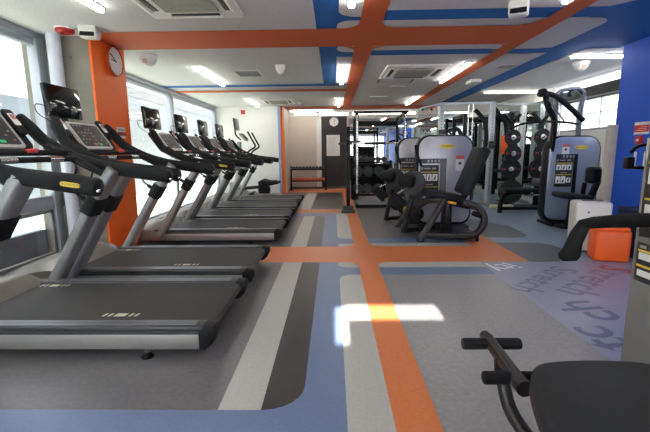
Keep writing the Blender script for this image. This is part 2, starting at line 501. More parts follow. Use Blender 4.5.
# wall behind the camera with curtained windows and slits cut to shape the sun patch
YF = -2.2
xs = [(-3.32, -3.0, 0, H), (-3.0, -.4, 0, .35), (-3.0, -.4, 2.2, H), (-.4, -.05, 0, H), (-.05, .01, 0, H), (.01, .09, 0, 1.80), (.01, .09, 2.035, H), (.09, .77, 0, 1.945), (.09, .77, 2.05, H), (.77, 1.2, 0, H), (1.2, 3.5, 0, .35), (1.2, 3.5, 2.2, H), (3.5, 3.6, 0, H)]
b = B()
for (x0, x1, z0, z1) in xs: b.span((x0, YF-.02, z0), (x1, YF, z1))
struct('wall_front', b, WHITE)
b = B(); b.span((1.2, YF-.012, .35), (3.5, YF-.008, 2.2)); o = struct('window_4', b, CURTAIN)
b = B()
for x in (1.2, 1.95, 2.7, 3.5): b.span((x-.02, YF-.005, .35), (x+.02, YF+.02, 2.2))
b.span((1.2, YF-.005, 1.2), (3.5, YF+.015, 1.23))
obj('mullion', b, ALU, o)
b = B(); b.span((-3.0, YF-.012, .35), (-.4, YF-.008, 2.2)); o = struct('window_5', b, CURTAIN)  # unseen second curtained window, added to brighten the near floor
b = B()
for x in (-3.0, -2.1, -1.3, -.4): b.span((x-.02, YF-.005, .35), (x+.02, YF+.02, 2.2))
obj('mullion', b, ALU, o)
# outside on the left
b = B(); b.span((-9, -6, -.1), (-3.36, 16, .03)); struct('ground_outside', b, OUTG)
b = B(); b.span((-3.42, -3, .03), (-3.3, 4.33, .33)); struct('wall_outside_low', b, UPST)
b = B(); b.span((-5.9, -6, 0), (-5.6, 8.4, 2.2)); struct('wall_outside', b, mat('outside_grey_wall', (138, 148, 158), .8, var=.1, scale=2))
b = B(); b.span((-5.9, 8.4, 0), (-5.6, 24, 2.75), mi=0); b.span((-6.0, 8.4, 2.75), (-5.55, 24, 3.0), mi=1)
for k in range(9): b.span((-5.603, 9+k*1.4, .2), (-5.597, 9.012+k*1.4, 2.75), mi=1)
for k in range(3): b.span((-5.603, 8.4, .8+k*.75), (-5.597, 24, .812+k*.75), mi=1)
struct('wall_outside_far', b, [OUTW, OUTB])

# ------------------------------------------------------------------ ceiling fittings
def tube_lamp(x0, y0, x1, y1, label):
    t = thing('ceiling_light', label, 'ceiling light', ((x0+x1)/2, (y0+y1)/2, H), math.atan2(y1-y0, x1-x0), 'fluorescent tube lights')
    L = math.hypot(x1-x0, y1-y0)/2
    b = B(); b.span((-L-.02, -.034, -.021), (L+.02, .034, .012), bev=.004); obj('housing', b, OFFW, t)
    b = B(); b.tube([(-L, 0, -.034), (L, 0, -.034)], 0, 12, sec=(.026, .014), up=(0, 0, 1)); obj('tube', b, LAMP, t)
    return t
for nm, x in (('left row above the treadmills', -1.98), ('middle row above the orange lane', .165), ('right row beside the orange ceiling stripe', 1.95)):
    for k, (y0, y1) in enumerate(((2.0, 3.55), (5.88, 7.35), (9.3, 10.65))):
        if x == .165 and k == 2: y0, y1 = 9.4, 11.0
        tube_lamp(x, y0, x, y1, 'lit tube light, %s in the %s' % (('nearest', 'second', 'farthest')[k], nm))
tube_lamp(3.26, 8.72, 4.42, 8.72, 'lit tube light set crosswise above the pulldown machine')
tube_lamp(3.2, 5.55, 4.45, 5.55, 'lit tube light set crosswise beside the top of the blue wall')
tube_lamp(-1.25, 11.95, .0, 11.95, 'lit tube light set crosswise above the small dumbbell rack')
# lamps along the top of the back wall
def wall_lamp(x0, x1, y, label):
    t = thing('wall_lamp', label, 'wall light', ((x0+x1)/2, y, 2.34), 0, 'back wall strip lights')
    L = (x1-x0)/2
    b = B(); b.span((-L, -.01, -.05), (L, .04, .05), bev=.004); obj('housing', b, OFFW, t)
    b = B(); b.tube([(-L+.02, -.02, 0), (L-.02, -.02, 0)], 0, 10, sec=(.03, .03), up=(0, 0, 1)); obj('tube', b, LAMP2, t)
wall_lamp(-1.2, -.5, 12.56, 'lit strip light on the back wall above the beige panel')
wall_lamp(-.42, .5, 12.56, 'lit strip light on the back wall above the dark clock panel')
wall_lamp(.6, 2.6, 12.56, 'lit strip light on the back wall above the mirror')

def cassette(x0, x1, y0, y1, label):
    t = thing('air_conditioner', label, 'air conditioner', ((x0+x1)/2, (y0+y1)/2, H), 0, 'ceiling cassette air conditioners')
    w, d = (x1-x0)/2, (y1-y0)/2
    b = B(); b.prism(rrect(-w, w, -d, d, .03), 'xy', -.03, 0, bev=.008); obj('face_plate', b, OFFW, t)
    g = B(); g.box((0, 0, -.033), (w*1.15, d*1.15, .012), bev=.003)
    for i in range(26): g.span((-w*.56, -d*.56+i*d*1.12/26, -.043), (w*.56, -d*.56+i*d*1.12/26+.01, -.038))
    obj('grille', g, mat('grille_grey', (168, 166, 152), .6), t)
    for sx, sy in ((1, 0), (-1, 0), (0, 1), (0, -1)):
        v = B()
        if sx: v.box((sx*w*.76, 0, -.028), (.05, d*1.05, .014), bev=.003, mi=0); v.box((sx*w*.84, 0, -.032), (.035, d*1.15, .01), rot=(0, sx*.4, 0), mi=1)
        else: v.box((0, sy*d*.76, -.028), (w*1.05, .05, .014), bev=.003, mi=0); v.box((0, sy*d*.84, -.032), (w*1.15, .035, .01), rot=(-sy*.4, 0, 0), mi=1)
        obj('air_outlet', v, [BLK, OFFW], t)
cassette(-1.62, -.8, 2.9, 3.8, 'large ceiling air conditioner grille near the front, above the treadmills')
cassette(.8, 1.75, 5.98, 7.0, 'ceiling air conditioner grille between the middle and right light rows')
cassette(-1.7, -.95, 9.4, 10.3, 'ceiling air conditioner grille farthest back on the left')

def vent(x, y, w, d, label):
    t = thing('ceiling_vent', label, 'air vent', (x, y, H), 0, 'ceiling vents')
    b = B()
    for a, c in (((-w, -d), (w, -d+.02)), ((-w, d-.02), (w, d)), ((-w, -d), (-w+.02, d)), ((w-.02, -d), (w, d))): b.span((a[0], a[1], -.015), (c[0], c[1], 0))
    obj('frame', b, OFFW, t)
    b = B()
    n = max(2, int(2*d/.05))
    for i in range(n):
        yy = -d+(i+.5)*2*d/n
        b.box((0, yy, -.009), (2*w-.03, .028, .004), rot=(.5, 0, 0))
    b.span((-w+.02, -d+.02, -.004), (w-.02, d-.02, -.002), mi=1)
    obj('slats', b, [mat('slat_grey', (170, 170, 166), .5), mat('duct_grey', (90, 90, 88), .8)], t)
vent(-1.33, 6.45, .2, .23, 'square slatted ceiling vent between the left and middle light rows')
vent(1.27, 7.9, .14, .05, 'thin dark slot vent in the ceiling behind the air conditioner')
vent(1.05, 9.3, .2, .06, 'thin slot vent in the ceiling above the power rack')
vent(2.62, 6.2, .14, .14, 'small pale ceiling vent between the orange and blue stripes')
# access hatch
b = B()
for a, c in (((.82, 7.15), (.835, 7.5)), ((1.42, 7.15), (1.435, 7.5))): b.span((a[0], a[1], H-.012), (c[0], c[1], H))
b.span((.82, 7.15, H-.006), (1.435, 7.16, H), mi=1); b.span((.82, 7.49, H-.006), (1.435, 7.5, H), mi=1)
tag(obj('access_hatch', b, [BLK, SILV2]), 'square ceiling hatch outline just behind the right air conditioner', 'hatch')

def dome(x, y, r, label, cat='detector', eye=True):
    t = thing('ceiling_detector', label, cat, (x, y, H), 0, 'white ceiling domes')
    b = B(); b.lathe([(r, 0), (r, .03), (r*.93, .045), (r*.86, .07), (r*.7, .1), (r*.45, .125), (r*.2, .135), (0, .137)], (0, 0, 0), (0, 0, -1), 24); obj('housing', b, OFFW, t)
    if eye:
        b = B(); b.box((0, -r*.62, -.075), (r*.5, r*.5, .05), rot=(.6, 0, 0), bev=.01); obj('lens', b, mat('lens_beige', (214, 190, 166), .3), t)
dome(-2.38, 5.25, .12, 'white ceiling dome beside the clock and orange pier')
dome(3.6, 6.0, .11, 'white ceiling dome near the top of the blue wall')
dome(-.75, 5.9, .07, 'small pale ceiling dome between the left and middle lights', eye=False)
b = B(); b.prism(rrect(-.1, .1, -.14, .14, .03), 'xy', -.06, 0, bev=.015)
o = tag(obj('smoke_detector', b, OFFW), 'square white ceiling unit between the orange and blue stripes', 'detector'); o.location = (2.55, 7.4, H)
b = B(); b.box((0, 0, -.03), (.1, .16, .05), bev=.015); b.box((0, -.08, -.07), (.06, .05, .08), rot=(.5, 0, 0), bev=.01)
o = tag(obj('ceiling_spotlight', b, OFFW), 'small white spotlight on the ceiling in front of the dumbbell rack', 'spotlight'); o.location = (-.8, 9.9, H)

def front_unit(x, y, rz, label):
    t = thing('ceiling_speaker', label, 'ceiling unit', (x, y, H), rz, 'white ceiling units with black faces')
    b = B(); b.prism([(-.1, -.0), (-.115, -.04), (-.085, -.1), (-.055, -.115), (.06, -.1), (.1, -.04), (.1, 0)], 'yz', -.08, .08, bev=.02, seg=3); obj('housing', b, OFFW, t)
    b = B(); b.box((0, -.101, -.072), (.13, .014, .072), rot=(-.46, 0, 0), bev=.005); obj('front_panel', b, BLKG, t)
front_unit(-2.42, 4.1, .25, 'white ceiling unit with black face beside the orange pier')
front_unit(1.62, 3.66, -.45, 'white ceiling unit with black face below the right light row')
b = B(); b.lathe([(.09, 0), (.093, .012), (.089, .02)], (0, 0, 0), (0, 0, -1), 28, mi=1); b.lathe([(.085, .015), (.085, .04), (.072, .055), (.045, .06), (.04, .046), (0, .046)], (0, 0, 0), (0, 0, -1), 28, mi=0)
o = tag(obj('ceiling_alarm_bell', b, [mat('bell_red', (160, 26, 28), .4), OFFW]), 'round red fire alarm bell on the ceiling by the concrete pier', 'alarm'); o.location = (-2.66, 4.08, H)

# ------------------------------------------------------------------ wall fittings
def clock(loc, axis, r, label, rim, hands):
    t = thing('wall_clock', label, 'clock', loc)
    q = V(axis).normalized()
    b = B(); b.lathe([(r*.9, 0), (r, .008), (r, .045), (r*.94, .05), (r*.92, .035), (0, .035)], (0, 0, 0), q, 40); obj('rim', b, rim, t)
    z = V((0, 0, 1)); s = z.cross(q)
    b = B(); b.lathe([(r*.93, .034), (r*.93, .037), (0, .0371)], (0, 0, 0), q, 40); obj('dial', b, PAPER, t)
    b = B()
    for k in range(12):
        a = k*PI/6; d = s*math.sin(a)+z*math.cos(a)
        b.text(str(12 if k == 0 else k), r*.24, frame_mx(d*r*.74+q*.039, s, z))
    obj('numerals', b, mat('numeral_orange', (206, 150, 110), .6), t)
    for (a, l, w) in hands:
        d = s*math.sin(a)+z*math.cos(a)
        b = B(); b.tube([q*.042-d*r*.1, q*.042+d*l*r], w, 6); obj('hand', b, INK, t)
clock((-2.56, 4.72, 2.235), (1, 0, 0), .165, 'round wall clock high on the orange side of the concrete pier', mat('rim_copper', (188, 92, 58), .35, metal=.4), ((-.95, .72, .005), (-1.5, .5, .006)))
clock((.04, 12.575, 2.1), (0, -1, 0), .145, 'round silver wall clock on the dark panel of the back wall', CHROME, ((.3, .7, .006), (2.9, .5, .007)))
b = B(); b.span((-.2, 12.562, 1.05), (.22, 12.575, 1.7), mi=0)
for i in range(16): b.span((-.16, 12.559, 1.12+i*.034), (.18-(i % 3)*.05, 12.562, 1.127+i*.034), mi=1)
tag(obj('notice_sign', b, [PAPER, mat('faint_ink', (176, 176, 178), .7)]), 'white notice sheet on the dark panel under the silver clock', 'notice')
# small red and white notice on the orange pier
b = B(); b.span((-2.56, 4.68, 1.36), (-2.556, 4.86, 1.49), mi=0); b.span((-2.556, 4.68, 1.39), (-2.554, 4.86, 1.435), mi=1)
for i in range(2): b.span((-2.556, 4.7, 1.45+i*.016), (-2.554, 4.84, 1.456+i*.016), mi=2)
tag(obj('wall_notice', b, [PAPER, REDM, INK]), 'small white notice with red band on the orange pier', 'notice')
b = B(); b.box((-2.45, 10.935, 2.27), (.11, .03, .11), bev=.008); b.box((-2.45, 10.91, 2.27), (.075, .03, .06), bev=.01)
tag(obj('alarm_sounder', b, RED), 'square red alarm sounder high on the white end wall', 'alarm')
b = B(); b.span((-2.0, 10.945, .8), (-1.97, 10.95, 1.0), mi=0)
tag(obj('wall_outlet', b, OFFW), 'white wall outlet plate on the white end wall', 'outlet')
# red sign and call point on the blue wall
b = B(); b.span((3.565, 4.57, 1.335), (3.57, 4.79, 1.475), mi=0); b.span((3.563, 4.57, 1.36), (3.565, 4.79, 1.44), mi=1)
for i in range(3): b.span((3.5615, 4.6, 1.375+i*.02), (3.563, 4.76-i*.03, 1.383+i*.02), mi=2)
tag(obj('wall_sign', b, [PAPER, RED, mat('pale_red', (236, 170, 160), .6)]), 'red and white sign on the blue wall above the round call button', 'sign')
t = thing('call_switch', 'round red emergency call button on the blue wall', 'alarm', (3.57, 4.69, 1.27))
b = B(); b.lathe([(.052, 0), (.05, .02), (.044, .03), (.03, .03), (0, .028)], (0, 0, 0), (-1, 0, 0), 24); obj('housing', b, RED, t)
b = B(); b.lathe([(.018, .028), (.016, .036), (0, .037)], (0, 0, 0), (-1, 0, 0), 16); obj('button', b, PAPER, t)

# ------------------------------------------------------------------ treadmills
def make_treadmill(name, label):
    t = thing(name, label, 'treadmill', (0, 0, 0), 0, 'row of treadmills by the windows')
    W = .44
    # belt and deck
    b = B(); b.prism([(-.5, .1), (1.03, .1), (1.075, .12), (1.09, .145), (1.075, .17), (1.04, .183), (-.5, .183)], 'xz', -.345, .345)
    belt = obj('running_belt', b, BELT, t)
    def marks(x, y):
        k = B()
        z0 = .1834
        k.flat([(x-.035, y-.022), (x+.035, y-.022), (x+.045, y+.022), (x-.025, y+.022)], z0)
        for dx in (.065, .1):
            k.flat([(x+dx-.008, y-.022), (x+dx+.008, y-.022), (x+dx+.018, y+.022), (x+dx+.002, y+.022)], z0)
            k.flat([(x-dx-.008, y-.022), (x-dx+.008, y-.022), (x-dx+.018, y+.022), (x-dx+.002, y+.022)], z0)
        obj('belt_mark', k, MARK, belt)
    marks(.47, -.25); marks(-.34, .30)
    b = B(); b.span((-1.0, -.40, .06), (.98, .40, .098), bev=.01); obj('chassis', b, BLK, t)
    for sy in (-1, 1):
        lo, hi = (.345, W) if sy > 0 else (-W, -.345)
        b = B()
        b.prism(rrect(lo, hi, .16, .196, .012, 3), 'yz', -.55, 1.05, bev=.006)
        b.prism(rrect(min(sy*(W-.008), sy*.40), max(sy*(W-.008), sy*.40), .135, .165, .004, 2), 'yz', -.6, 1.04)
        r = obj('side_rail', b, RAILM, t)
        b = B()
        for i in range(4): b.span((-.45, sy*(.365+i*.018)-.0035, .194), (1.0, sy*(.365+i*.018)+.0035, .1986))
        obj('grip_ridge', b, RIDGE, r)
        b = B(); b.span((-1.02, sy*.415-.02, .05), (1.02, sy*.415+.024, .142), bev=.006); obj('side_panel', b, SILVP, t)
        b = B(); b.prism([(1.02, .048), (1.06, .052), (1.1, .09), (1.125, .14), (1.125, .172), (1.11, .192), (1.05, .198), (1.02, .16)], 'xz', min(sy*.345, sy*.446), max(sy*.345, sy*.446), bev=.012, seg=3); obj('end_cap', b, BLK, t)
        for x in (.71, -.8):
            b = B(); b.cyl((x, sy*.425, .012), (x, sy*.425, .07), .008, 8, mi=1); b.lathe([(.036, 0), (.036, .008), (.026, .016), (.01, .022)], (x, sy*.425, 0), (0, 0, 1), 18, mi=0); obj('foot', b, [BLK, CHROME], t)
    # motor cover
    prof = [(-1.2, .06), (-1.205, .085), (-1.17, .115), (-1.05, .17), (-.9, .225), (-.78, .262), (-.66, .285), (-.58, .285), (-.53, .265), (-.47, .19), (-.46, .168), (-.46, .06)]
    b = B()
    tb = bmesh.new(); rows = []
    K = 12
    for j in range(K+1):
        s = -1+2*j/K
        e = abs(s)
        wx = .445*s
        row = []
        for (x, z) in prof:
            shr = 1-.22*e**4*max(0, (-x-.6))/.6 if x < -.6 else 1
            zz = .06+(z-.06)*(1-.42*e**5)
            xx = -.6+(x+.6)*shr
            row.append(tb.verts.new((xx, wx, zz)))
        rows.append(row)
    for a, c in zip(rows, rows[1:]):
        for i in range(len(prof)):
            k2 = (i+1) % len(prof)
            tb.faces.new((a[i], a[k2], c[k2], c[i]))
    tb.faces.new(rows[0]); tb.faces.new(rows[-1][::-1])
    bmesh.ops.recalc_face_normals(tb, faces=tb.faces[:]); b.merge(tb, 0)
    mc = obj('motor_cover', b, COVER, t, ang=50)
    n = V((-.29, 0, .957)); xd = V((.957, 0, .29))
    b = B()
    ob_ = [(math.cos(a)*.05, math.sin(a)*.11) for a in [i*2*PI/28 for i in range(28)]]
    f = frame_mx(V((-.64, -.02, .2855)), V((1, 0, .05)), (0, 1, 0)); xd = V((1, 0, .05)).normalized()
    tb = bmesh.new(); vs = [tb.verts.new(f @ V((p[0], p[1], .003))) for p in ob_]; v0 = [tb.verts.new(f @ V((p[0], p[1], -.008))) for p in ob_]
    tb.faces.new(vs)
    for i in range(28): tb.faces.new((v0[i], v0[(i+1) % 28], vs[(i+1) % 28], vs[i]))
    bmesh.ops.recalc_face_normals(tb, faces=tb.faces[:]); b.merge(tb, 0)
    b.text('TECHNOGYM', .034, frame_mx(f @ V((0, 0, .0045)), (0, 1, 0), -xd), 1, bold=.001)
    obj('logo_badge', b, [mat('badge_navy', (34, 42, 58), .35), PAPER], mc)
    # uprights
    for sy in (-1, 1):
        y = sy*.44
        b = B(); b.tube([(-.46, y, .13), (-.37, y, .26), (-.05, y, .79), (.14, y, 1.06)], 0, 16, sec=(.042, .072), up=(0, 1, 0)); u = obj('upright', b, SILV, t)
        b = B(); b.tube([(-.088, y, .728), (-.01, y, .85)], 0, 16, sec=(.054, .086), up=(0, 1, 0)); b.tube([(-.06, y, .79), (-.14, y, .84)], .018, 8, rnd=True)
        b.tube([(-.13, y, .84), (-.18, y-.01, .88), (-.2, y, .95), (-.16, y, 1.06)], .008, 6, sm=4)
        obj('upright_collar', b, RUB, u)
        # handrail: sweeps from the console down to a thick grip
        yr = sy*.465
        b = B(); b.tube([(-.49, sy*.36, 1.44), (-.45, sy*.39, 1.385), (-.38, sy*.43, 1.28), (-.28, sy*.46, 1.205), (-.12, yr, 1.13), (.08, yr, 1.07), (.25, yr, 1.04), (.4, yr, 1.02), (.52, yr, 1.0)], [.04, .043, .043, .042, .043, .046, .05, .053, .05], 14, sm=5, rnd=True)
        h = obj('handrail', b, FOAM, t)
        b = B(); b.lathe([(.052, 0), (.054, .012), (.048, .03), (.03, .04), (0, .042)], (.52, yr, 1.0), (1, 0, -.15), 18); b.box((.55, yr-.02, .98), (.03, .025, .02), bev=.006, mi=1); obj('end_cap', b, [BLK, CHROME], h)
    # cross bars with hand sensors
    for (x, z, r) in ((-.2, 1.185, .021), (-.15, 1.14, .02)):
        b = B(); b.tube([(x, -.47, z), (x, .47, z)], r, 12); cb = obj('cross_bar', b, FOAM, t)
        if z < 1.17:
            for (y0, y1) in ((-.27, -.14), (.14, .27)):
                b = B(); b.tube([(x, y0, z), (x, y1, z)], r+.0025, 14); obj('pulse_sensor', b, CHROME, cb)
        else:
            b = B(); b.tube([(x+.005, .0, z+.01), (x+.01, .09, z+.016)], 0, 8, sec=(.02, .014), up=(0, 0, 1), rnd=True); obj('stop_clip', b, REDO, cb)
    # console
    c0 = V((-.43, 0, 1.335)); vd = V((.15, 0, -.22)).normalized()
    b = B()
    F = frame_mx(c0, (0, 1, 0), -vd)        # local x = across, local y = up the slope, z = facing the runner
    def slab(bb, poly, z0, z1, mi=0, bev=.006):
        q = B(); q.prism(poly, 'xy', z0, z1, bev=bev)
        bmesh.ops.transform(q.bm, matrix=F, verts=q.bm.verts[:]); bb.merge(q.bm, mi)
    slab(b, rrect(-.34, .34, -.14, .17, .06), -.075, -.012, bev=.02)
    hs = obj('console_housing', b, RUB, t)
    b = B(); slab(b, rrect(-.225, .225, -.14, .145, .03), -.016, .008); cf = obj('console_frame', b, mat('console_silver', (196, 196, 194), .35, metal=.3), t)
    b = B(); slab(b, rrect(-.195, .195, -.115, .12, .012), .004, .011, bev=.002)
    rnd = random.Random(3)
    for i in range(8):
        for j in range(6):
            if rnd.random() < .55:
                x, y = -.16+i*.045, -.08+j*.036
                slab(b, rrect(x-.008, x+.008, y-.005, y+.005, .002, 2), .011, .0125, mi=1 if rnd.random() < .75 else 2, bev=0)
    slab(b, rrect(.02, .07, -.107, -.085, .008), .011, .014, mi=3, bev=0); slab(b, rrect(-.05, -.01, -.107, -.085, .008), .011, .014, mi=4, bev=0)
    obj('display', b, [PANEL, mat('button_pale', (170, 172, 174), .5), mat('button_amber', (200, 120, 80), .5), GRN, REDO], cf)
    for sy in (-1, 1):
        b = B(); slab(b, rrect(min(sy*.255, sy*.345), max(sy*.255, sy*.345), -.02, .19, .02), -.014, .012, bev=.008); 
        slab(b, rrect(min(sy*.27, sy*.33), max(sy*.27, sy*.33), .05, .15, .01), .011, .014, mi=1, bev=0); slab(b, rrect(min(sy*.28, sy*.32), max(sy*.28, sy*.32), .1, .14, .008), .0135, .016, mi=2, bev=0)
        obj('holder', b, [RUB, PAPER, mat('dusty_pink', (170, 104, 104), .6)], t)
    for sy in (-1, 1):
        b = B(); b.tube([(.04, sy*.44, 1.03), (-.16, sy*.42, 1.14), (-.32, sy*.36, 1.24)], .03, 8); obj('console_bracket', b, BLK, t)
    # television on its arm
    b = B(); b.tube([(-0.5, 0, 1.40), (-0.585, 0, 1.42), (-0.655, 0, 1.47), (-0.685, 0, 1.56)], 0, 10, sm=3, sec=(.035, .02), up=(0, 1, 0)); b.cyl((-0.585, -.07, 1.43), (-0.585, .07, 1.43), .03, 12)
    b.box((-0.695, 0, 1.6), (.03, .14, .12), bev=.01); obj('screen_arm', b, BLK, t)
    b = B(); b.box((-0.655, 0, 1.64), (.045, .45, .285), rot=(0, -.08, 0), bev=.012); tv = obj('television', b, BLKG, t)
    b = B(); b.box((-0.6295, 0, 1.646), (.006, .42, .235), rot=(0, -.08, 0), bev=.002); obj('screen', b, SCREEN, tv)
    b = B(); b.tube([(-0.685, -.1, 1.58), (-0.715, -.25, 1.6), (-0.715, -.24, 1.52), (-0.665, -.1, 1.44), (-0.585, -.05, 1.36)], .004, 6, sm=4); obj('cable', b, BLK, t)
    # body between the uprights that carries the console
    return t
def rail_label(t):
    for ch in t.children:
        if ch.name.startswith('handrail') and min(v.co.y for v in ch.data.vertices) < 0:
            b = B(); y = -.5175
            pl = [(math.copysign(abs(math.cos(a))**.5, math.cos(a))*.052, math.copysign(abs(math.sin(a))**.5, math.sin(a))*.0125) for a in [i*2*PI/20 for i in range(20)]]
            tb = bmesh.new(); f = frame_mx((.43, y, 1.016), (1, 0, -.15), (.15, 0, 1))
            vs = [tb.verts.new(f @ V((p[0], p[1], .002))) for p in pl]; v0 = [tb.verts.new(f @ V((p[0], p[1], -.006))) for p in pl]
            tb.faces.new(vs)
            for i in range(20): tb.faces.new((v0[i], v0[(i+1) % 20], vs[(i+1) % 20], vs[i]))
            bmesh.ops.recalc_face_normals(tb, faces=tb.faces[:]); b.merge(tb, 0)
            b.text('TECHNOGYM', .019, frame_mx(f @ V((0, 0, .003)), (1, 0, -.15), (.15, 0, 1)), 1, sx=.9)
            obj('logo_label', b, [YEL, INK], ch, 'yellow oval label')
tm0 = make_treadmill('treadmill', 'nearest treadmill in the row, its console cut off at the left edge')
tm0.location = (-1.80, 2.52, 0)
spots = [(-1.80, 3.62, 'second treadmill from the camera, blank television before the concrete pier'),
         (-1.79, 5.36, 'third treadmill from the camera, just past the orange pier'),
         (-1.80, 6.43, 'fourth treadmill from the camera, in front of the far window mullion'),
         (-1.80, 7.49, 'fifth treadmill from the camera, second from the far end of the row'),
         (-1.80, 8.58, 'farthest treadmill in the row, next to the cross trainer')]
tms = [tm0]
for (x, y, lb) in spots: tms.append(dup(tm0, (x, y, 0), None, lb))
rail_label(tms[0]); rail_label(tms[2])

# cross trainer at the far end
t = thing('cross_trainer', 'cross trainer with upright handles in front of the white end wall', 'cross trainer', (-1.9, 10.05, 0))
b = B(); b.prism([(-.75, .06), (.55, .06), (.5, .12), (-.3, .16), (-.6, .42), (-.75, .42)], 'xz', -.14, .14, bev=.02); obj('base', b, SILV2, t)
b = B(); b.tube([(-.62, 0, .3), (-.5, 0, .9), (-.48, 0, 1.45)], 0, 12, sm=3, sec=(.05, .07), up=(0, 1, 0)); obj('mast', b, SILV, t)
b = B(); b.box((-.36, 0, 1.56), (.05, .34, .24), rot=(0, -.75, 0), bev=.02); cs = obj('console', b, SILV, t)
b = B(); b.box((-.34, 0, 1.58), (.03, .27, .18), rot=(0, -.75, 0), bev=.004); obj('display', b, PANEL, cs)
b = B(); b.tube([(-.44, 0, 1.5), (-.56, 0, 1.62), (-.57, 0, 1.75)], .02, 8, sm=3); obj('screen_arm', b, BLK, t)
b = B(); b.box((-.54, 0, 1.88), (.05, .4, .29), rot=(0, -.1, 0), bev=.012); tv = obj('television', b, mat('tv_grey', (64, 64, 62), .3), t)
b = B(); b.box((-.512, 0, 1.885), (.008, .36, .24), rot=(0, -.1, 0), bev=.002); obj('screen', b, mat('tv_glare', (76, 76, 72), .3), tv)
for sy in (-1, 1):
    b = B(); b.tube([(-.45, sy*.24, .55), (-.34, sy*.25, .95), (-.2, sy*.25, 1.2), (-.03, sy*.25, 1.32), (-.08, sy*.25, 1.45), (-.2, sy*.25, 1.68)], .022, 10, sm=4, rnd=True); obj('handlebar', b, FOAM, t)
    b = B(); b.tube([(-.5, sy*.17, .26), (0., sy*.17, .3), (.52, sy*.17, .42)], 0, 10, sec=(.03, .03), up=(0, 0, 1)); obj('pedal_arm', b, BLK, t)
    b = B(); b.prism([(.02, .33), (.3, .37), (.44, .43), (.42, .46), (.28, .45), (.1, .5), (.0, .44)], 'xz', sy*.17-.08, sy*.17+.08, bev=.015); obj('pedal', b, RUB, t)
b = B(); b.lathe([(.13, -.1), (.15, -.08), (.15, .08), (.13, .1)], (.12, 0, .22), (0, 1, 0), 20); b.lathe([(.07, -.2), (.07, .2)], (-.18, 0, .1), (0, 1, 0), 14); obj('wheel_cover', b, RUB, t)

# ------------------------------------------------------------------ weight machines
def placard(b, x0, x1, z0, z1, y, ns=3):
    """dark board facing -y with pictogram squares; material slots 0 board 1 paper 2 yellow 3 ink 4 grey"""
    w, h = x1-x0, z1-z0
    b.span((x0, y-.008, z0), (x1, y, z1), bev=.003, mi=0)
    b.span((x0+.05*w, y-.01, z1-.13*h), (x0+.14*w, y-.008, z1-.06*h), mi=4)
    b.span((x0+.2*w, y-.01, z1-.11*h), (x0+.55*w, y-.008, z1-.075*h), mi=4); b.span((x0+.65*w, y-.01, z1-.12*h), (x0+.85*w, y-.008, z1-.07*h), mi=4)
    for zz in (z1-.19*h, z1-.58*h): b.span((x0+.03*w, y-.01, zz-.006), (x1-.03*w, y-.008, zz+.004), mi=2)
    for r, (za, zb) in enumerate(((z1-.42*h, z1-.24*h), (z1-.88*h, z1-.64*h))):
        for k in range(ns):
            a = x0+w*(.05+k*.92/ns); c = a+w*(.8/ns)
            zz = za if not (r == 1 and k == ns-1) else za+.03*h
            b.span((a, y-.0105, zz), (c, y-.008, zb if not (r == 1 and k == ns-1) else zb-.05*h), mi=1)
            m = (a+c)/2; s = (c-a)*.2
            b.span((m-s, y-.012, zz+.03*h), (m+s*.6, y-.0105, zz+.1*h), mi=3); b.span((m-s*.2, y-.012, zz+.08*h), (m+s*.8, y-.0105, zz+.14*h), mi=3)
    b.span((x0+.3*w, y-.01, z1-.53*h), (x0+.7*w, y-.008, z1-.5*h), mi=4)
PL = [mat('placard_black', (34, 34, 36), .4), PAPER, YEL, INK, mat('placard_grey', (150, 148, 140), .5)]

def tower(t, x0, x1, z0, z1, y, face, logo_at, warn_at, board, slot, shell_d=.16, big=False, tl=.17):
    """weight stack cover facing -y"""
    b = B(); b.prism(rrect(x0-.03, x1+.03, z0-.04, z1+.02, (.16, .16, tl+.02, tl+.02), 8), 'xz', y, y+shell_d, bev=.015); obj('stack_shell', b, FRAME, t)
    b = B(); b.prism(rrect(x0, x1, z0, z1, (.14, .14, tl, tl), 8), 'xz', y-.025, y+.02, bev=.012); p = obj('stack_cover', b, face, t)
    b = B(); placard(b, *board, y-.025); obj('instruction_board', b, PL, p)
    if slot:
        b = B(); b.span((slot[0], y-.034, slot[2]), (slot[1], y-.025, slot[3]), bev=.003); sl = obj('pin_slot', b, GREYP if not big else BLK, p)
        b = B(); b.lathe([(.018, 0), (.02, .03), (.012, .04)], ((slot[0]+slot[1])/2, y-.034, slot[2]+.1), (0, -1, 0), 12); obj('weight_pin', b, YEL, sl)
        b = B(); b.span((board[0], y-.032, slot[3]-.07), (slot[0], y-.025, slot[3]), mi=0)
        for k in range(4): b.span((board[0]+.1+k*.05, y-.034, slot[3]-.055), (board[0]+.13+k*.05, y-.032, slot[3]-.015), mi=1)
        obj('title_strip', b, [PL[0], mat('strip_grey', (140, 142, 146), .5)], p)
    if logo_at:
        lx, lz, lw = logo_at
        b = B(); b.prism([(lx+math.cos(a)*lw, lz+math.sin(a)*lw*.3) for a in [i*2*PI/24 for i in range(24)]], 'xz', y-.03, y-.024)
        b.text('TECHNOGYM', lw*.3, frame_mx((lx, y-.0305, lz), (1, 0, 0), (0, 0, 1)), 1, sx=.9)
        obj('logo_badge', b, [YEL, INK], p, 'yellow oval logo badge')
    if warn_at:
        wx, wz, ww, wh = warn_at
        b = B(); b.span((wx-ww, y-.028, wz-wh), (wx+ww, y-.0245, wz+wh), mi=0); b.span((wx-ww, y-.0295, wz+wh*.55), (wx+ww, y-.028, wz+wh), mi=1)
        b.lathe([(ww*.35, 0), (ww*.35, .002)], (wx, y-.028, wz), (0, -1, 0), 10, mi=2)
        obj('warning_label', b, [PAPER, mat('label_red', (214, 96, 92), .5), INK], p)
    return p

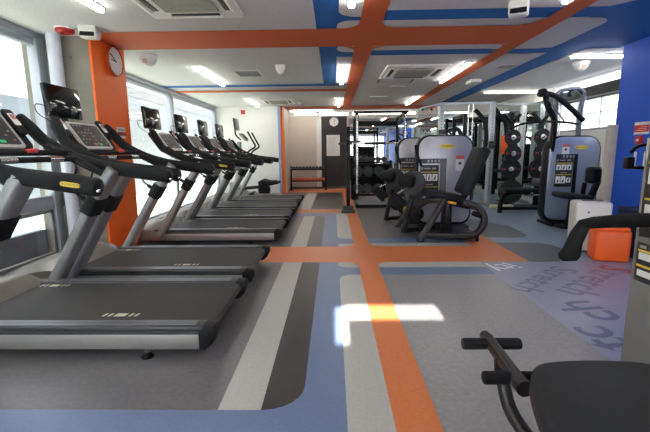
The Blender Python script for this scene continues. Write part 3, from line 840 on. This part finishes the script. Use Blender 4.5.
def pad(b, c, d, rot=(0, 0, 0), bev=.035, mi=0): b.box(c, d, rot=rot, bev=bev, seg=4, mi=mi)

def leg_machine(label):
    """seated leg machine; local origin = floor under the middle of its base (world 1.6, 5.35)"""
    t = thing('leg_machine', label, 'weight machine', (1.6, 5.35, 0), 0, 'seated leg machines with silver stack covers')
    def P(x, y, z): return (x-1.6, y-5.35, z)
    tower(t, 1.25-1.6, 2.01-1.6, .12, 1.38, .42, SHROUD, (1.65-1.6, 1.235, .115), (1.84-1.6, .99, .06, .11), (1.27-1.6, 1.54-1.6, .42, .97), (1.555-1.6, 1.65-1.6, .4, 1.06))
    b = B(); b.span((-.3, .36, .02), (.42, .62, .08), bev=.02)
    for x in (-.25, .36): b.cyl((x, .45, 0), (x, .45, .03), .03, 12)
    obj('stack_foot', b, FRAME, t)
    b = B(); b.tube([P(1.13, 5.0, .02), P(1.3, 5.03, .3), P(1.44, 5.06, .55)], 0, 14, sec=(.036, .045), up=(0, 1, 0)); b.box(P(1.13, 5.0, .012), (.1, .09, .024), bev=.008); obj('front_leg', b, FRAMEB, t)
    b = B(); b.tube([P(1.18, 5.0, .09), P(1.5, 5.0, .085), P(1.74, 5.0, .085), P(1.87, 5.0, .12), P(1.95, 5.02, .24), P(1.94, 5.04, .36), P(1.85, 5.07, .46), P(1.7, 5.1, .5)], 0, 14, sm=4, sec=(.042, .042), up=(0, 1, 0)); obj('side_loop', b, FRAMEB, t)
    b = B(); b.tube([P(1.46, 5.06, .5), P(1.36, 5.1, .53), P(1.24, 5.2, .5), P(1.17, 5.32, .4), P(1.16, 5.4, .3)], 0, 12, sm=4, sec=(.032, .032), up=(0, 1, 0)); obj('lower_arch', b, FRAMEB, t)
    b = B(); b.span(P(1.5, 5.0, .03), P(1.9, 5.75, .1), bev=.02); b.cyl(P(1.87, 5.0, 0), P(1.87, 5.0, .05), .022, 10); obj('cross_base', b, FRAME, t)
    b = B(); b.span(P(1.47, 5.1, .1), P(1.56, 5.32, .5), bev=.015); obj('seat_post', b, FRAME, t)
    b = B(); pad(b, P(1.47, 5.3, .575), (.48, .4, .1), rot=(0, .16, 0)); obj('seat', b, VINYLPAD, t)
    b = B(); b.box(P(1.55, 5.25, .50), (.56, .22, .1), rot=(0, .2, 0), bev=.02); sf = obj('seat_frame', b, FRAME, t)
    b = B(); b.box(P(1.55, 5.085, .5), (.11, .03, .035), rot=(0, .2, 0), bev=.008); obj('adjust_lever', b, mat('lever_yellow', (232, 178, 40), .45), sf)
    b = B()
    for y in (5.16, 5.28): b.tube([P(1.68, y, .47), P(2.0, y, .39)], .014, 10)
    b.box(P(1.86, 5.22, .42), (.05, .18, .05), rot=(0, .2, 0), bev=.01); obj('slide_rails', b, CHROME, t)
    b = B(); b.cyl(P(1.80, 5.02, .37), P(1.98, 5.04, .31), .034, 14, bev=.01); obj('hand_grip', b, FOAM, t)
    b = B(); pad(b, P(1.86, 5.3, .9), (.13, .42, .66), rot=(0, .38, 0), bev=.045); obj('backrest', b, VINYLPAD, t)
    b = B(); b.tube([P(1.74, 5.32, .5), P(1.9, 5.32, .75), P(1.98, 5.32, .95)], 0, 10, sec=(.04, .03), up=(0, 1, 0)); obj('back_post', b, FRAME, t)
    # lever cam, thigh roller and shin roller
    b = B(); b.lathe([(.155, 0), (.17, .015), (.17, .06), (.155, .075)], P(1.14, 5.62, .73), (0, -1, 0), 36); b.prism([(.98-1.6, .7), (1.3-1.6, .7), (1.22-1.6, .3), (1.08-1.6, .28)], 'xz', .2, .26, bev=.01); cam = obj('lever_cam', b, IRON, t)
    b = B(); b.cyl(P(1.12, 5.4, .75), P(.93, 5.52, .78), .088, 20, bev=.03); b.lathe([(.04, 0), (.04, .008)], P(1.118, 5.4, .75), (.84, -.53, -.13), 14, mi=1); obj('thigh_roller', b, [FOAM, BLK], t)
    b = B(); b.cyl(P(1.1, 5.52, .68), P(.86, 5.48, .56), .014, 10); obj('lever_arm', b, CHROME, t)
    b = B(); b.cyl(P(.98, 5.36, .4), P(.82, 5.48, .55), .078, 20, bev=.03); sh = obj('shin_roller', b, FOAM, t)
    b = B(); b.lathe([(.028, 0), (.024, .012), (0, .014)], P(.98, 5.36, .4), (.64, -.48, -.6), 14); obj('roller_cap', b, mat('cap_yellow', (226, 186, 60), .4), sh)
    b = B(); b.tube([P(1.12, 5.5, .55), P(1.06, 5.5, .3), P(1.0, 5.48, .02)], 0, 10, sec=(.035, .035), up=(0, 1, 0)); b.tube([P(1.0, 5.48, .05), P(1.4, 5.6, .06)], .035, 8); obj('rear_leg', b, FRAME, t)
    b = B(); b.cyl(P(1.17, 5.42, .3), P(1.17, 5.5, .3), .1, 20, bev=.01); obj('belt_wheel', b, FRAME, t)
    b = B(); b.tube([P(1.26, 5.6, .95), P(1.2, 5.7, 1.15), P(1.2, 5.76, 1.25)], .02, 8, sm=3); obj('stay', b, FRAME, t)
    return t
m1 = leg_machine('front seated leg machine with reclined backrest, standing on the orange lane')
m2 = dup(m1, (1.48, 6.38, 0), 0, 'seated leg machine behind the front one, mostly hidden by it')

# pulldown machine on the right
t = thing('pulldown_machine', 'tall machine with overhead lever arm and bluish stack cover by the right windows', 'weight machine', (3.75, 6.1, 0))
def P(x, y, z): return (x-3.75, y-6.1, z)
tower(t, 3.32-3.75, 4.08-3.75, .08, 1.36, .04, SHROUDB, (3.79-3.75, 1.20, .1), (3.555-3.75, 1.17, .055, .075), (3.42-3.75, 3.68-3.75, .6, 1.05), (3.69-3.75, 3.75-3.75, .28, 1.10), big=True, tl=.2)
b = B(); b.span(P(3.34, 5.98, 0), P(4.1, 6.4, .05), bev=.02); obj('base', b, FRAME, t)
b = B(); b.tube([P(3.36, 6.2, 1.3), P(3.4, 6.2, 1.7), P(3.4, 6.2, 1.95), P(3.46, 6.2, 2.04), P(3.6, 6.2, 2.07), P(3.74, 6.2, 2.06), P(3.8, 6.2, 1.98), P(3.78, 6.2, 1.8), P(3.77, 6.2, 1.3)], 0, 14, sm=4, sec=(.03, .035), up=(0, 1, 0)); obj('top_loop', b, mat('loop_grey', (112, 116, 120), .3, metal=.6), t)
b = B()
for x in (3.45, 3.49): b.cyl(P(x, 6.22, 1.3), P(x, 6.22, 2.0), .011, 8)
obj('guide_rod', b, CHROME, t)
b = B(); b.cyl(P(3.47, 6.15, 1.96), P(3.47, 6.27, 1.96), .055, 18, bev=.01); b.cyl(P(3.62, 6.15, 2.0), P(3.62, 6.27, 2.0), .045, 16, bev=.01); obj('pulley', b, IRON, t)
b = B(); b.tube([P(3.1, 6.05, 2.0), P(3.3, 6.05, 1.95), P(3.55, 6.08, 1.78), P(3.78, 6.12, 1.6)], 0, 12, sm=4, sec=(.035, .035), up=(0, 1, 0)); b.lathe([(.05, -.06), (.06, -.04), (.06, .04), (.05, .06)], P(3.1, 6.05, 2.0), (0, 1, 0), 18); obj('upper_lever', b, FRAME, t)
b = B(); b.tube([P(3.14, 6.03, 1.96), P(3.2, 6.03, 1.78), P(3.32, 6.06, 1.6), P(3.35, 6.12, 1.35), P(3.36, 6.16, 1.1)], 0, 12, sm=3, sec=(.035, .04), up=(0, 1, 0)); obj('front_post', b, FRAME, t)
b = B(); b.tube([P(3.16, 5.98, 1.9), P(3.42, 5.98, 1.58)], .012, 8); obj('tie_rod', b, SILV2, t)
b = B(); b.tube([P(2.6, 5.9, 1.48), P(2.75, 5.9, 1.54), P(3.05, 5.92, 1.575), P(3.4, 5.95, 1.565), P(3.6, 5.96, 1.54)], .017, 8, sm=4, rnd=True); obj('pull_bar', b, FOAM, t)
b = B(); pad(b, P(3.46, 5.7, .5), (.42, .36, .09), rot=(0, .12, 0), bev=.04); st = obj('seat', b, VINYLPAD, t)
b = B(); b.box(P(3.42, 5.535, .455), (.08, .02, .02), bev=.004); obj('seat_tag', b, YEL, st)
b = B(); b.tube([P(3.5, 5.75, .45), P(3.52, 5.8, .2), P(3.52, 5.85, .03)], 0, 10, sec=(.04, .04), up=(0, 1, 0)); b.span(P(3.4, 5.75, 0), P(3.66, 6.1, .05), bev=.015); obj('seat_post', b, FRAME, t)
b = B(); pad(b, P(3.67, 5.6, .81), (.16, .18, .24), bev=.05); obj('chest_pad', b, VINYLPAD, t)
b = B(); b.tube([P(3.72, 5.7, .86), P(3.83, 5.72, .78), P(3.78, 5.74, .55), P(3.7, 5.78, .3)], 0, 10, sm=4, sec=(.035, .045), up=(0, 1, 0)); b.tube([P(3.58, 5.62, .7), P(3.58, 5.64, .56), P(3.64, 5.7, .42)], .03, 8, sm=3); obj('pad_post', b, FRAME, t)
b = B(); b.cyl(P(3.72, 5.62, .87), P(3.92, 5.6, .82), .022, 12); obj('hand_grip', b, CHROME, t)

# abdominal machine at the right edge, its cover facing the seat
t = thing('crunch_machine', 'abdominal machine at the right edge with dark seat, foam foot pegs and padded arm', 'weight machine', (1.52, 1.45, 0))
tw = obj('stack_shell', B().span((.02, -.42, 0), (.2, .47, 1.24), bev=.02), FRAME, t)
b = B(); b.span((-.02, -.4, 0), (.03, .48, 1.22), bev=.006); p = obj('stack_cover', b, SHROUDN, t)
bq = B(); placard(bq, -.42, .0, .53, .72, 0, 1); placard(bq, -.42, .0, .75, 1.19, 0, 2)
bmesh.ops.transform(bq.bm, matrix=MX.Translation((-.02, .03, 0)) @ MX.Rotation(-PI/2, 4, 'Z'), verts=bq.bm.verts[:])
obj('instruction_board', bq, PL, p)
b = B(); b.prism([(x-1.52, y-1.45) for x, y in catmull2([(.48, .6), (.515, .85), (.56, 1.02), (.6, 1.11), (.65, 1.165), (.76, 1.185), (.9, 1.185), (1.0, 1.16), (1.1, 1.04), (1.13, .85), (1.1, .6)], 4)], 'xy', .425, .508, bev=.03, seg=4)
obj('seat', b, VINYLPAD, t)
b = B(); b.prism(rrect(-.93, -.5, -.8, -.36, .1), 'xy', .39, .43); obj('seat_plate', b, FRAME, t)
b = B(); b.span((-.78, -.65, 0), (-.62, -.45, .4), bev=.02); b.span((-.85, -.7, 0), (.1, -.4, .06), bev=.02); obj('seat_post', b, FRAME, t)
b = B(); b.tube([(-.86, .14, .37), (-.86, -.02, .36), (-.855, -.16, .345)], 0, 12, sec=(.021, .023), up=(0, 0, 1)); b.lathe([(.03, -.03), (.03, .03)], (-.855, -.16, .345), (0, 1, 0), 16); b.lathe([(.022, -.028), (.022, .028)], (-.86, .14, .37), (0, 1, 0), 14)
pg = obj('peg_bar', b, FRAMEB, t)
for (x0, x1, y, z) in ((-.98, -.875, .1, .365), (-.845, -.735, .1, .365), (-.975, -.875, -.12, .345), (-.835, -.76, -.12, .345)):
    b = B(); b.cyl((x0, y, z), (x1, y, z), .024, 16, bev=.008); obj('foot_peg', b, FOAM, pg)
b = B(); b.tube([(-.86, .0, .36), (-.86, -.03, .28), (-.84, -.1, .17), (-.76, -.26, .08), (-.7, -.5, .05)], .026, 12, sm=4); obj('peg_tube', b, FRAMEB, t)
b = B(); b.tube([(-.43, .25, .845), (-.36, .25, .855), (-.2, .25, .862), (.05, .25, .862)], [.022, .027, .031, .034], 14, sm=3, rnd=True); arm = obj('arm_roller', b, mat('pad_deep_black', (16, 16, 17), .7, spec=.22), t)
b = B(); b.prism([(-.38, .88), (-.44, .865), (-.475, .81), (-.50, .74), (-.52, .71), (-.515, .69), (-.50, .68), (-.445, .68), (-.43, .70), (-.425, .76), (-.40, .83)], 'xz', .23, .275, bev=.02, seg=3); obj('arm_pad', b, mat('pad_deep_black', (14, 14, 15), .8, spec=.22), t)
b = B(); b.tube([(-.04, .56, 1.08), (.03, .56, 1.075), (.075, .56, 1.08), (.095, .56, 1.12), (.085, .56, 1.175), (.05, .56, 1.19), (.0, .56, 1.18), (-.03, .56, 1.15)], .009, 10, sm=4)
b.span((-.05, .545, 1.07), (-.012, .58, 1.13), bev=.006, mi=0); b.span((.07, .46, 1.1), (.1, .57, 1.18), bev=.006)
for x in (-.004, .045): b.cyl((x, .56, 1.08), (x, .56, 1.155), .006, 8, mi=1)  # white rods stand in for highlights inside the loop
obj('holder_loop', b, [BLK, OFFW], t)

# ------------------------------------------------------------------ cable station, racks and free weights
t = thing('cable_station', 'silver cable station with tall perforated posts and black arms before the mirror', 'cable machine', (3.2, 8.5, 0))
def P(x, y, z): return (x-3.2, y-8.5, z)
for x, y in ((2.29, 8.5), (3.35, 8.5), (4.28, 9.1)):
    b = B(); b.span(P(x-.055, y-.05, .02), P(x+.055, y+.05, 2.17), bev=.01, mi=0)
    for k in range(26): b.lathe([(.009, 0), (.009, .002)], P(x, y-.05, .35+k*.065), (0, -1, 0), 8, mi=1)
    obj('post', b, [STEELW, BLK], t)
    b = B(); b.span(P(x-.1, y-.35, 0), P(x+.1, y+.35, .05), bev=.015); obj('base_foot', b, SILV2, t)
b = B(); b.span(P(2.3, 8.47, 2.12), P(3.35, 8.53, 2.17), bev=.006); b.span(P(3.35, 8.5, 2.1), P(4.3, 8.56, 2.14), bev=.006); obj('top_beam', b, STEELW, t)
b = B(); b.tube([P(2.29, 8.5, 2.13), P(2.1, 8.25, 2.1), P(1.75, 8.2, 2.0), P(1.72, 8.2, 1.86)], .026, 10, sm=3); b.tube([P(2.1, 8.25, 2.1), P(2.15, 8.3, 1.9), P(1.75, 8.2, 1.88)], .02, 8); obj('pull_up_frame', b, STEELW, t)
for (x, y) in ((1.8, 8.2), (1.98, 8.2)):
    b = B(); b.cyl(P(x, y-.14, 1.98), P(x+.06, y+.16, 2.02), .022, 10); obj('pull_up_grip', b, FOAM, t)
for (pts) in ([(2.95, 8.4, 2.0), (3.05, 8.38, 1.9), (3.16, 8.36, 1.72), (3.2, 8.35, 1.4), (3.16, 8.33, 1.1)], [(3.38, 8.5, 2.05), (3.5, 8.48, 1.9), (3.62, 8.47, 1.74), (3.66, 8.47, 1.5)], [(2.36, 8.44, 1.55), (2.6, 8.4, 1.62), (2.7, 8.38, 1.45)]):
    b = B(); b.tube([P(*p) for p in pts], 0, 10, sm=4, sec=(.04, .035), up=(0, 1, 0), rnd=True); obj('cable_arm', b, FRAME, t)
for x, z in ((2.29, 1.45), (3.35, 1.2)):
    b = B(); b.span(P(x-.07, 8.38, z), P(x+.07, 8.46, z+.16), bev=.02, mi=0); b.cyl(P(x-.03, 8.36, z+.06), P(x+.03, 8.36, z+.06), .05, 14); obj('pulley_carriage', b, IRON, t)
b = B(); b.cyl(P(2.95, 8.5, .1), P(2.95, 8.5, 2.12), .012, 8); b.cyl(P(2.86, 8.5, .1), P(2.86, 8.5, 2.12), .012, 8); obj('guide_rod', b, CHROME, t)
b = B()
for k in range(12): b.span(P(2.8, 8.42, .12+k*.055), P(3.02, 8.58, .165+k*.055), bev=.004)
obj('weight_stack', b, IRON, t)

# plate trees
def plate(r, th, m, label, loc, grp):
    t = thing('weight_plate', label, 'weight plate', loc, 0, grp)
    b = B(); b.lathe([(.03, -th/2), (r*.45, -th/2), (r*.5, -th*.3), (r*.82, -th*.3), (r*.86, -th/2), (r*.97, -th/2), (r, -th*.3), (r, th*.3), (r*.97, th/2), (.03, th/2)], (0, 0, 0), (0, 1, 0), 36); obj('disc', b, m, t)
    b = B()
    for a in (0, PI): b.box((math.cos(a)*r*.66, -th*.34, math.sin(a)*r*.66), (r*.34, .004, r*.16), rot=(0, 0, 0), bev=0)
    obj('red_marking', b, REDM, t)
    b = B(); b.lathe([(.05, 0), (.05, .012), (.026, .014)], (0, -th/2, 0), (0, -1, 0), 18); obj('hub', b, CHROME, t)
    return t
for nm, X, Yt, cols in (('left', 3.63, 8.18, ((1.42, .16, 'topmost'), (1.1, .17, 'second from top'), (.79, .21, 'third from top'), (.33, .25, 'lowest'))),
                    ('right', 4.13, 8.0, ((1.42, .16, 'topmost'), (1.11, .18, 'second from top'), (.8, .22, 'lowest')))):
    tr = thing('plate_rack', 'black upright plate rack, %s one of two before the right mirror' % nm, 'weight rack', (X, Yt, 0), 0, 'plate racks before the mirror')
    b = B(); b.span((-.045, -.04, .03), (.045, .04, 1.7), bev=.01); obj('post', b, FRAME, tr)
    b = B(); b.span((-.25 if nm == 'left' else -.25, -.28, 0), (.22, .28, .05), bev=.015); obj('base', b, FRAME, tr)
    b = B(); b.tube([(0, 0, 1.6), (-.02, 0, 1.72), (-.18, .02, 1.9)], .035, 10, sm=3); b.tube([(0, 0, 1.6), (.03, 0, 1.72), (.17, .02, 1.88)], .035, 10, sm=3); obj('fork', b, FRAME, tr)
    for kk, (z, r, w) in enumerate(cols):
        b = B(); b.cyl((0, 0, z), (0, -.2, z), .022, 12); obj('peg', b, CHROME, tr)
        plate(r, .05, PLATE if r < .24 else IRONG, 'black weight plate on the %s plate rack, %s of its column' % (nm, w), (X, Yt-.08-(kk % 2)*.06, z), 'weight plates on the %s plate rack' % nm)
# orange boards added by the plate racks to imitate orange mirror reflections
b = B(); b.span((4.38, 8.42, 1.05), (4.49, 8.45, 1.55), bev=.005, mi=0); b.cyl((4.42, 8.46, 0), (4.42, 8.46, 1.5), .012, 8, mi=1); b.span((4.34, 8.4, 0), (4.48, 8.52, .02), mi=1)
tag(obj('orange_reflection_board', b, [ORPL, BLK]), 'slim orange board standing in for a mirror reflection beside the right plate rack', 'sign')
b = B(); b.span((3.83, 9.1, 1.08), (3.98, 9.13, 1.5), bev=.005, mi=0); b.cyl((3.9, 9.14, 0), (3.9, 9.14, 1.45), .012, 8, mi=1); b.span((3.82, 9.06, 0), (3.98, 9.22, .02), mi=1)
tag(obj('orange_reflection_board', b, [ORPL, BLK]), 'slim orange board standing in for a mirror reflection behind the left plate rack', 'sign')

t = thing('squat_rack', 'black squat rack frame behind the plate racks, before the right mirror', 'power rack', (3.75, 10.2, 0))
def P(x, y, z): return (x-3.75, y-10.2, z)
for x in (3.2, 4.32):
    for y in (9.75, 10.6):
        b = B(); b.span(P(x-.04, y-.04, 0), P(x+.04, y+.04, 2.05), bev=.008); obj('post', b, FRAME, t)
    b = B(); b.span(P(x-.03, 9.75, 1.98), P(x+.03, 10.6, 2.05), bev=.006); obj('side_beam', b, FRAME, t)
    b = B(); b.span(P(x-.03, 9.7, .6), P(x+.03, 10.6, .68), bev=.01); obj('safety_bar', b, FRAME, t)
for z in (1.95, .3):
    b = B(); b.span(P(3.2, 10.57, z), P(4.32, 10.63, z+.08), bev=.006); obj('rear_beam', b, FRAME, t)
# bench
t = thing('weight_bench', 'low black bench with curved leg left of the bluish machine', 'bench', (3.5, 7.4, 0))
b = B(); pad(b, (-.02, 0, .43), (.62, .3, .075), bev=.03); obj('seat_pad', b, VINYLPAD, t)
b = B(); b.tube([(-.36, -.05, .0), (-.35, -.04, .16), (-.28, -.02, .32), (-.12, 0, .385), (.2, 0, .385)], 0, 12, sm=4, sec=(.04, .035), up=(0, 1, 0)); obj('leg', b, FRAME, t)
b = B(); b.span((-.34, -.04, .05), (.62, .04, .11), bev=.015); b.span((.5, -.25, 0), (.62, .25, .06), bev=.015); b.cyl((.5, 0, .05), (.5, 0, .6), .03, 12); obj('base_frame', b, FRAME, t)
for x in (.3, .48):
    b = B(); b.cyl((x-.08, -.02, .57), (x+.08, -.06, .57), .075, 20, bev=.03); obj('foam_roller', b, mat('foam_grey', (92, 94, 97), .8), t)
b = B(); b.span((.05, -.12, .33), (.5, -.08, .36), bev=.005); obj('slide_rail', b, CHROME, t)
b = B(); b.box((0, 0, .04), (.46, .13, .08), bev=.03, seg=4)  # cream block added in place of a yellowish glow on the floor
o = tag(obj('glow_block', b, CREAM), 'pale cream block standing in for a yellowish glow on the floor behind the bench leg', 'glow stand-in'); o.location = (3.4, 7.9, 0)

# power rack
t = thing('power_rack', 'black power rack with silver front posts before the back mirror', 'power rack', (1.08, 9.6, 0))
def P(x, y, z): return (x-1.08, y-9.6, z)
for x in (.56, 1.66):
    b = B(); b.span(P(x-.035, 9.16, .02), P(x+.035, 9.24, 2.08), bev=.008, mi=0); b.span(P(x-.02, 9.152, .2), P(x+.02, 9.16, 2.0), mi=1)
    for k in range(28): b.span(P(x-.008, 9.149, .3+k*.06), P(x+.008, 9.152, .325+k*.06), mi=2)
    obj('front_post', b, [FRAME, CHROME, BLK], t)
    b = B(); b.span(P(x-.035, 10.26, .02), P(x+.035, 10.34, 2.05), bev=.008); obj('rear_post', b, FRAME, t)
    b = B(); b.span(P(x-.03, 9.2, 2.0), P(x+.03, 10.3, 2.06), bev=.006); b.span(P(x-.04, 9.0, 0), P(x+.04, 10.5, .05), bev=.01); obj('side_beam', b, FRAME, t)
    b = B(); b.cyl(P(x, 9.12, 1.34), P(x, 9.04, 1.34), .02, 10); b.span(P(x-.03, 9.06, 1.30), P(x+.03, 9.16, 1.33), bev=.004); obj('bar_hook', b, CHROME, t)
b = B(); b.tube([P(.5, 9.2, 2.06), P(1.72, 9.2, 2.06)], .03, 12, rnd=True); obj('pull_up_bar', b, FRAME, t)
for z0, z1 in ((1.82, 1.94), (.6, .66)):
    b = B(); b.span(P(.56, 10.27, z0), P(1.66, 10.33, z1), bev=.01); obj('rear_beam', b, FRAME, t)
t = thing('barbell', 'long barbell resting on the hooks of the power rack', 'barbell', (1.08, 9.09, 1.355))
b = B(); b.cyl((-.95, 0, 0), (.95, 0, 0), .014, 12); obj('bar', b, CHROME, t)
b = B(); b.cyl((-.35, 0, 0), (.12, 0, 0), .032, 16, bev=.008); obj('foam_sleeve', b, FOAM, t)
for s in (-1, 1):
    b = B(); b.cyl((s*.66, 0, 0), (s*.95, 0, 0), .025, 14, bev=.004); b.cyl((s*.64, 0, 0), (s*.66, 0, 0), .04, 14); obj('sleeve', b, IRON, t)
# second black post with a stack-like foot
t = thing('rope_post', 'black post on a square black foot at the edge of the orange lane', 'post', (.29, 7.55, 0))
b = B(); b.span((-.035, -.035, .1), (.035, .035, 1.64), bev=.008); obj('post', b, FRAME, t)
b = B(); b.span((-.13, -.13, 0), (.13, .13, .055), bev=.01); b.span((-.1, -.1, .055), (.1, .1, .13), bev=.01); obj('foot', b, IRON, t)
b = B(); b.cyl((0, -.03, 1.4), (0, -.12, 1.42), .016, 10); b.cyl((.0, 0, 1.36), (.24, 0, 1.36), .02, 10); obj('hook', b, IRON, t)
# training platform mat
b = B(); b.prism(rrect(.47, 1.62, 8.15, 8.98, .02), 'xy', 0.0, .07, bev=.012, mi=0); b.span((.53, 8.14, .068), (1.59, 8.95, .074), mi=1)
tag(obj('platform_mat', b, [BLK, mat('platform_grey', (120, 122, 126), .35)]), 'low grey platform with black edges in front of the power rack', 'platform')

# dumbbell rack in front of mirror
t = thing('dumbbell_rack', 'three tier black dumbbell rack between the power rack posts', 'dumbbell rack', (.98, 9.85, 0))
for x in (-.5, .48):
    b = B(); b.prism([(-.24, 0), (.24, 0), (.24, .06), (.16, .1), (.2, .95), (.12, .95), (-.1, .2), (-.24, .06)], 'yz', x-.03, x+.03, bev=.01); obj('side_frame', b, FRAME, t)
for (y, z) in ((-.12, .11), (.0, .52), (.12, .84)):
    b = B(); b.span((-.48, y-.16, z), (.46, y-.1, z+.04), bev=.006); b.span((-.48, y+.08, z+.04), (.46, y+.14, z+.08), bev=.006); b.span((-.48, y-.13, z-.02), (.46, y+.12, z+.01)); obj('shelf', b, FRAME, t)
b = B(); b.span((-.48, .16, .12), (.46, .18, .86), bev=.004); obj('back_panel', b, BLK, t)
def dumbbell(r, hl, label, loc, grp):
    t = thing('dumbbell', label, 'dumbbell', loc, 0, grp)
    b = B(); b.cyl((0, -.08, 0), (0, .08, 0), .016, 10); obj('handle', b, CHROME, t)
    for s in (-1, 1):
        b = B(); b.lathe([(r*.7, 0), (r*.95, hl*.12), (r, hl*.25), (r, hl*.8), (r*.92, hl*.95), (r*.6, hl), (r*.55, hl*.97), (0, hl*.97)], (0, s*.07, 0), (0, s, 0), 24); obj('head', b, IRON, t)
    return t
base = None
for tier, (y, z, xs, r) in enumerate(((9.75, .265, (-.36, -.12, .14), .115), (9.86, .68, (-.36, -.1, .17), .125), (9.98, .98, (-.4, -.26, -.12, .02, .16, .3), .062))):
    grp = 'dumbbells on the %s tier' % ('bottom', 'middle', 'top')[tier]
    proto = None
    for k, x in enumerate(xs):
        lb = '%s black dumbbell on the %s tier of the rack before the mirror, %s from left' % (('heavy', 'heavy', 'small')[tier], ('bottom', 'middle', 'top')[tier], ORD[k])
        if proto is None: proto = dumbbell(r, .1 if tier < 2 else .07, lb, (.98+x, y, z), grp)
        else: dup(proto, (.98+x, y, z), None, lb)

# small two tier rack at the back left
t = thing('dumbbell_rack', 'small two tier dumbbell rack against the beige back wall panel', 'dumbbell rack', (-.76, 12.25, 0))
for x in (-.54, .54):
    b = B(); b.tube([(x, -.14, .02), (x, -.1, .35), (x, -.02, .7), (x, .06, .72)], 0, 10, sm=3, sec=(.025, .025), up=(1, 0, 0)); b.span((x-.03, -.2, 0), (x+.03, .2, .04), bev=.01); obj('side_frame', b, FRAME, t)
for (y, z) in ((-.08, .27), (.0, .62)):
    b = B(); b.span((-.54, y-.1, z), (.54, y-.06, z+.035), bev=.005); b.span((-.54, y+.06, z+.015), (.54, y+.1, z+.05), bev=.005); b.span((-.54, y-.08, z), (.54, y+.08, z+.008)); obj('shelf', b, FRAME, t)
def small_db(m, name_l):
    b = B(); b.cyl((0, -.06, 0), (0, .06, 0), .013, 8, mi=0)
    for s in (-1, 1): b.lathe([(.036, 0), (.046, .01), (.046, .06), (.036, .07)], (0, s*.05, 0), (0, s, 0), 8, mi=1)
    return obj('dumbbell', b, [CHROME, m])
for tier, (y, z, m, c) in enumerate(((12.17, .345, CORAL, 'coral'), (12.25, .695, IRON, 'black'))):
    proto = None
    for k in range(10):
        lb = '%s dumbbell on the %s tier of the small back rack, %s from left' % (c, ('lower', 'upper')[tier], ORD[k])
        if proto is None: o = proto = small_db(m, c)
        else:
            o = proto.copy(); COL.objects.link(o)
        o.location = (-.76-.47+k*.104, y, z)
        tag(o, lb, 'dumbbell', '%s dumbbells on the small rack' % c)

# ------------------------------------------------------------------ by the blue wall
t = thing('air_purifier', 'white air purifier standing in front of the blue wall', 'air purifier', (2.96, 4.5, 0), -.25)
b = B(); b.prism(rrect(-.18, .18, -.13, .15, .04), 'xy', .02, .585, bev=.035, seg=4); obj('body', b, OFFW, t)
b = B(); b.span((-.09, -.03, .582), (.12, .05, .59), bev=.003); obj('top_outlet', b, INK, t)
b = B(); b.span((.178, -.04, .36), (.184, .02, .5), bev=.002, mi=0); b.span((.178, .04, .43), (.183, .13, .436), mi=0); obj('control_panel', b, mat('panel_grey', (150, 146, 140), .5), t)
b = B(); b.lathe([(.012, 0), (.012, .003)], (-.06, -.13, .47), (0, -1, 0), 10); obj('emblem', b, GREYP, t)
t = thing('orange_bin', 'square orange bin on the floor beside the white purifier', 'bin', (2.94, 4.12, 0), -.3)
b = B(); b.prism(rrect(-.16, .16, -.12, .14, .03), 'xy', .005, .33, bev=.018, seg=3); obj('body', b, ORPL, t)
b = B(); b.prism(rrect(-.15, .15, -.11, .13, .03), 'xy', .33, .36, bev=.008); obj('lid', b, ORPL, t)
t = thing('navy_box', 'tall navy box between the orange bin and the blue wall', 'box', (3.33, 4.25, 0), 0)
b = B(); b.span((-.1, -.2, 0), (.2, .2, .5), bev=.01); obj('body', b, NAVY, t)
b = B(); b.span((-.105, -.205, .5), (.205, .205, .53), bev=.008); obj('lid', b, NAVY, t)

# ------------------------------------------------------------------ light, sky and camera
w = bpy.data.worlds.new('sky'); SC.world = w; w.use_nodes = True
nt = w.node_tree; nt.nodes.clear()
o = nt.nodes.new('ShaderNodeOutputWorld'); bg = nt.nodes.new('ShaderNodeBackground')
bg.inputs[0].default_value = (.92, .96, 1, 1); bg.inputs[1].default_value = 2.3
nt.links.new(bg.outputs[0], o.inputs[0])
s = bpy.data.lights.new('sun', 'SUN'); s.energy = 42; s.angle = math.radians(.5); s.color = (1, .96, .9)
so = bpy.data.objects.new('sun', s); COL.objects.link(so); so.rotation_euler = (math.radians(90-22), 0, 0)

cam = bpy.data.cameras.new('camera'); co = bpy.data.objects.new('camera', cam); COL.objects.link(co)
cam.sensor_width = 36; cam.lens = 36*390/650; cam.clip_start = .05
p, yw, ro = .1625, .0217, -.0107
cp, sp = math.cos(p), math.sin(p)
f = V((0, cp, -sp)); r = V((1, 0, 0)); u = r.cross(f)
Z = MX.Rotation(yw, 3, 'Z'); f, r, u = Z @ f, Z @ r, Z @ u
c, s_ = math.cos(ro), math.sin(ro)
r, u = r*c+u*s_, u*c-r*s_
m = MX((r, u, -f)).transposed().to_4x4(); m.translation = (0, 0, 1.17)
co.matrix_world = m
SC.camera = co
SC.view_settings.view_transform = 'Standard'; SC.view_settings.look = 'None'
SC.view_settings.gamma = 1; SC.view_settings.use_curve_mapping = False
SC.view_settings.exposure = .4
SC.cycles.use_denoising = True
SC.cycles.max_bounces = 10
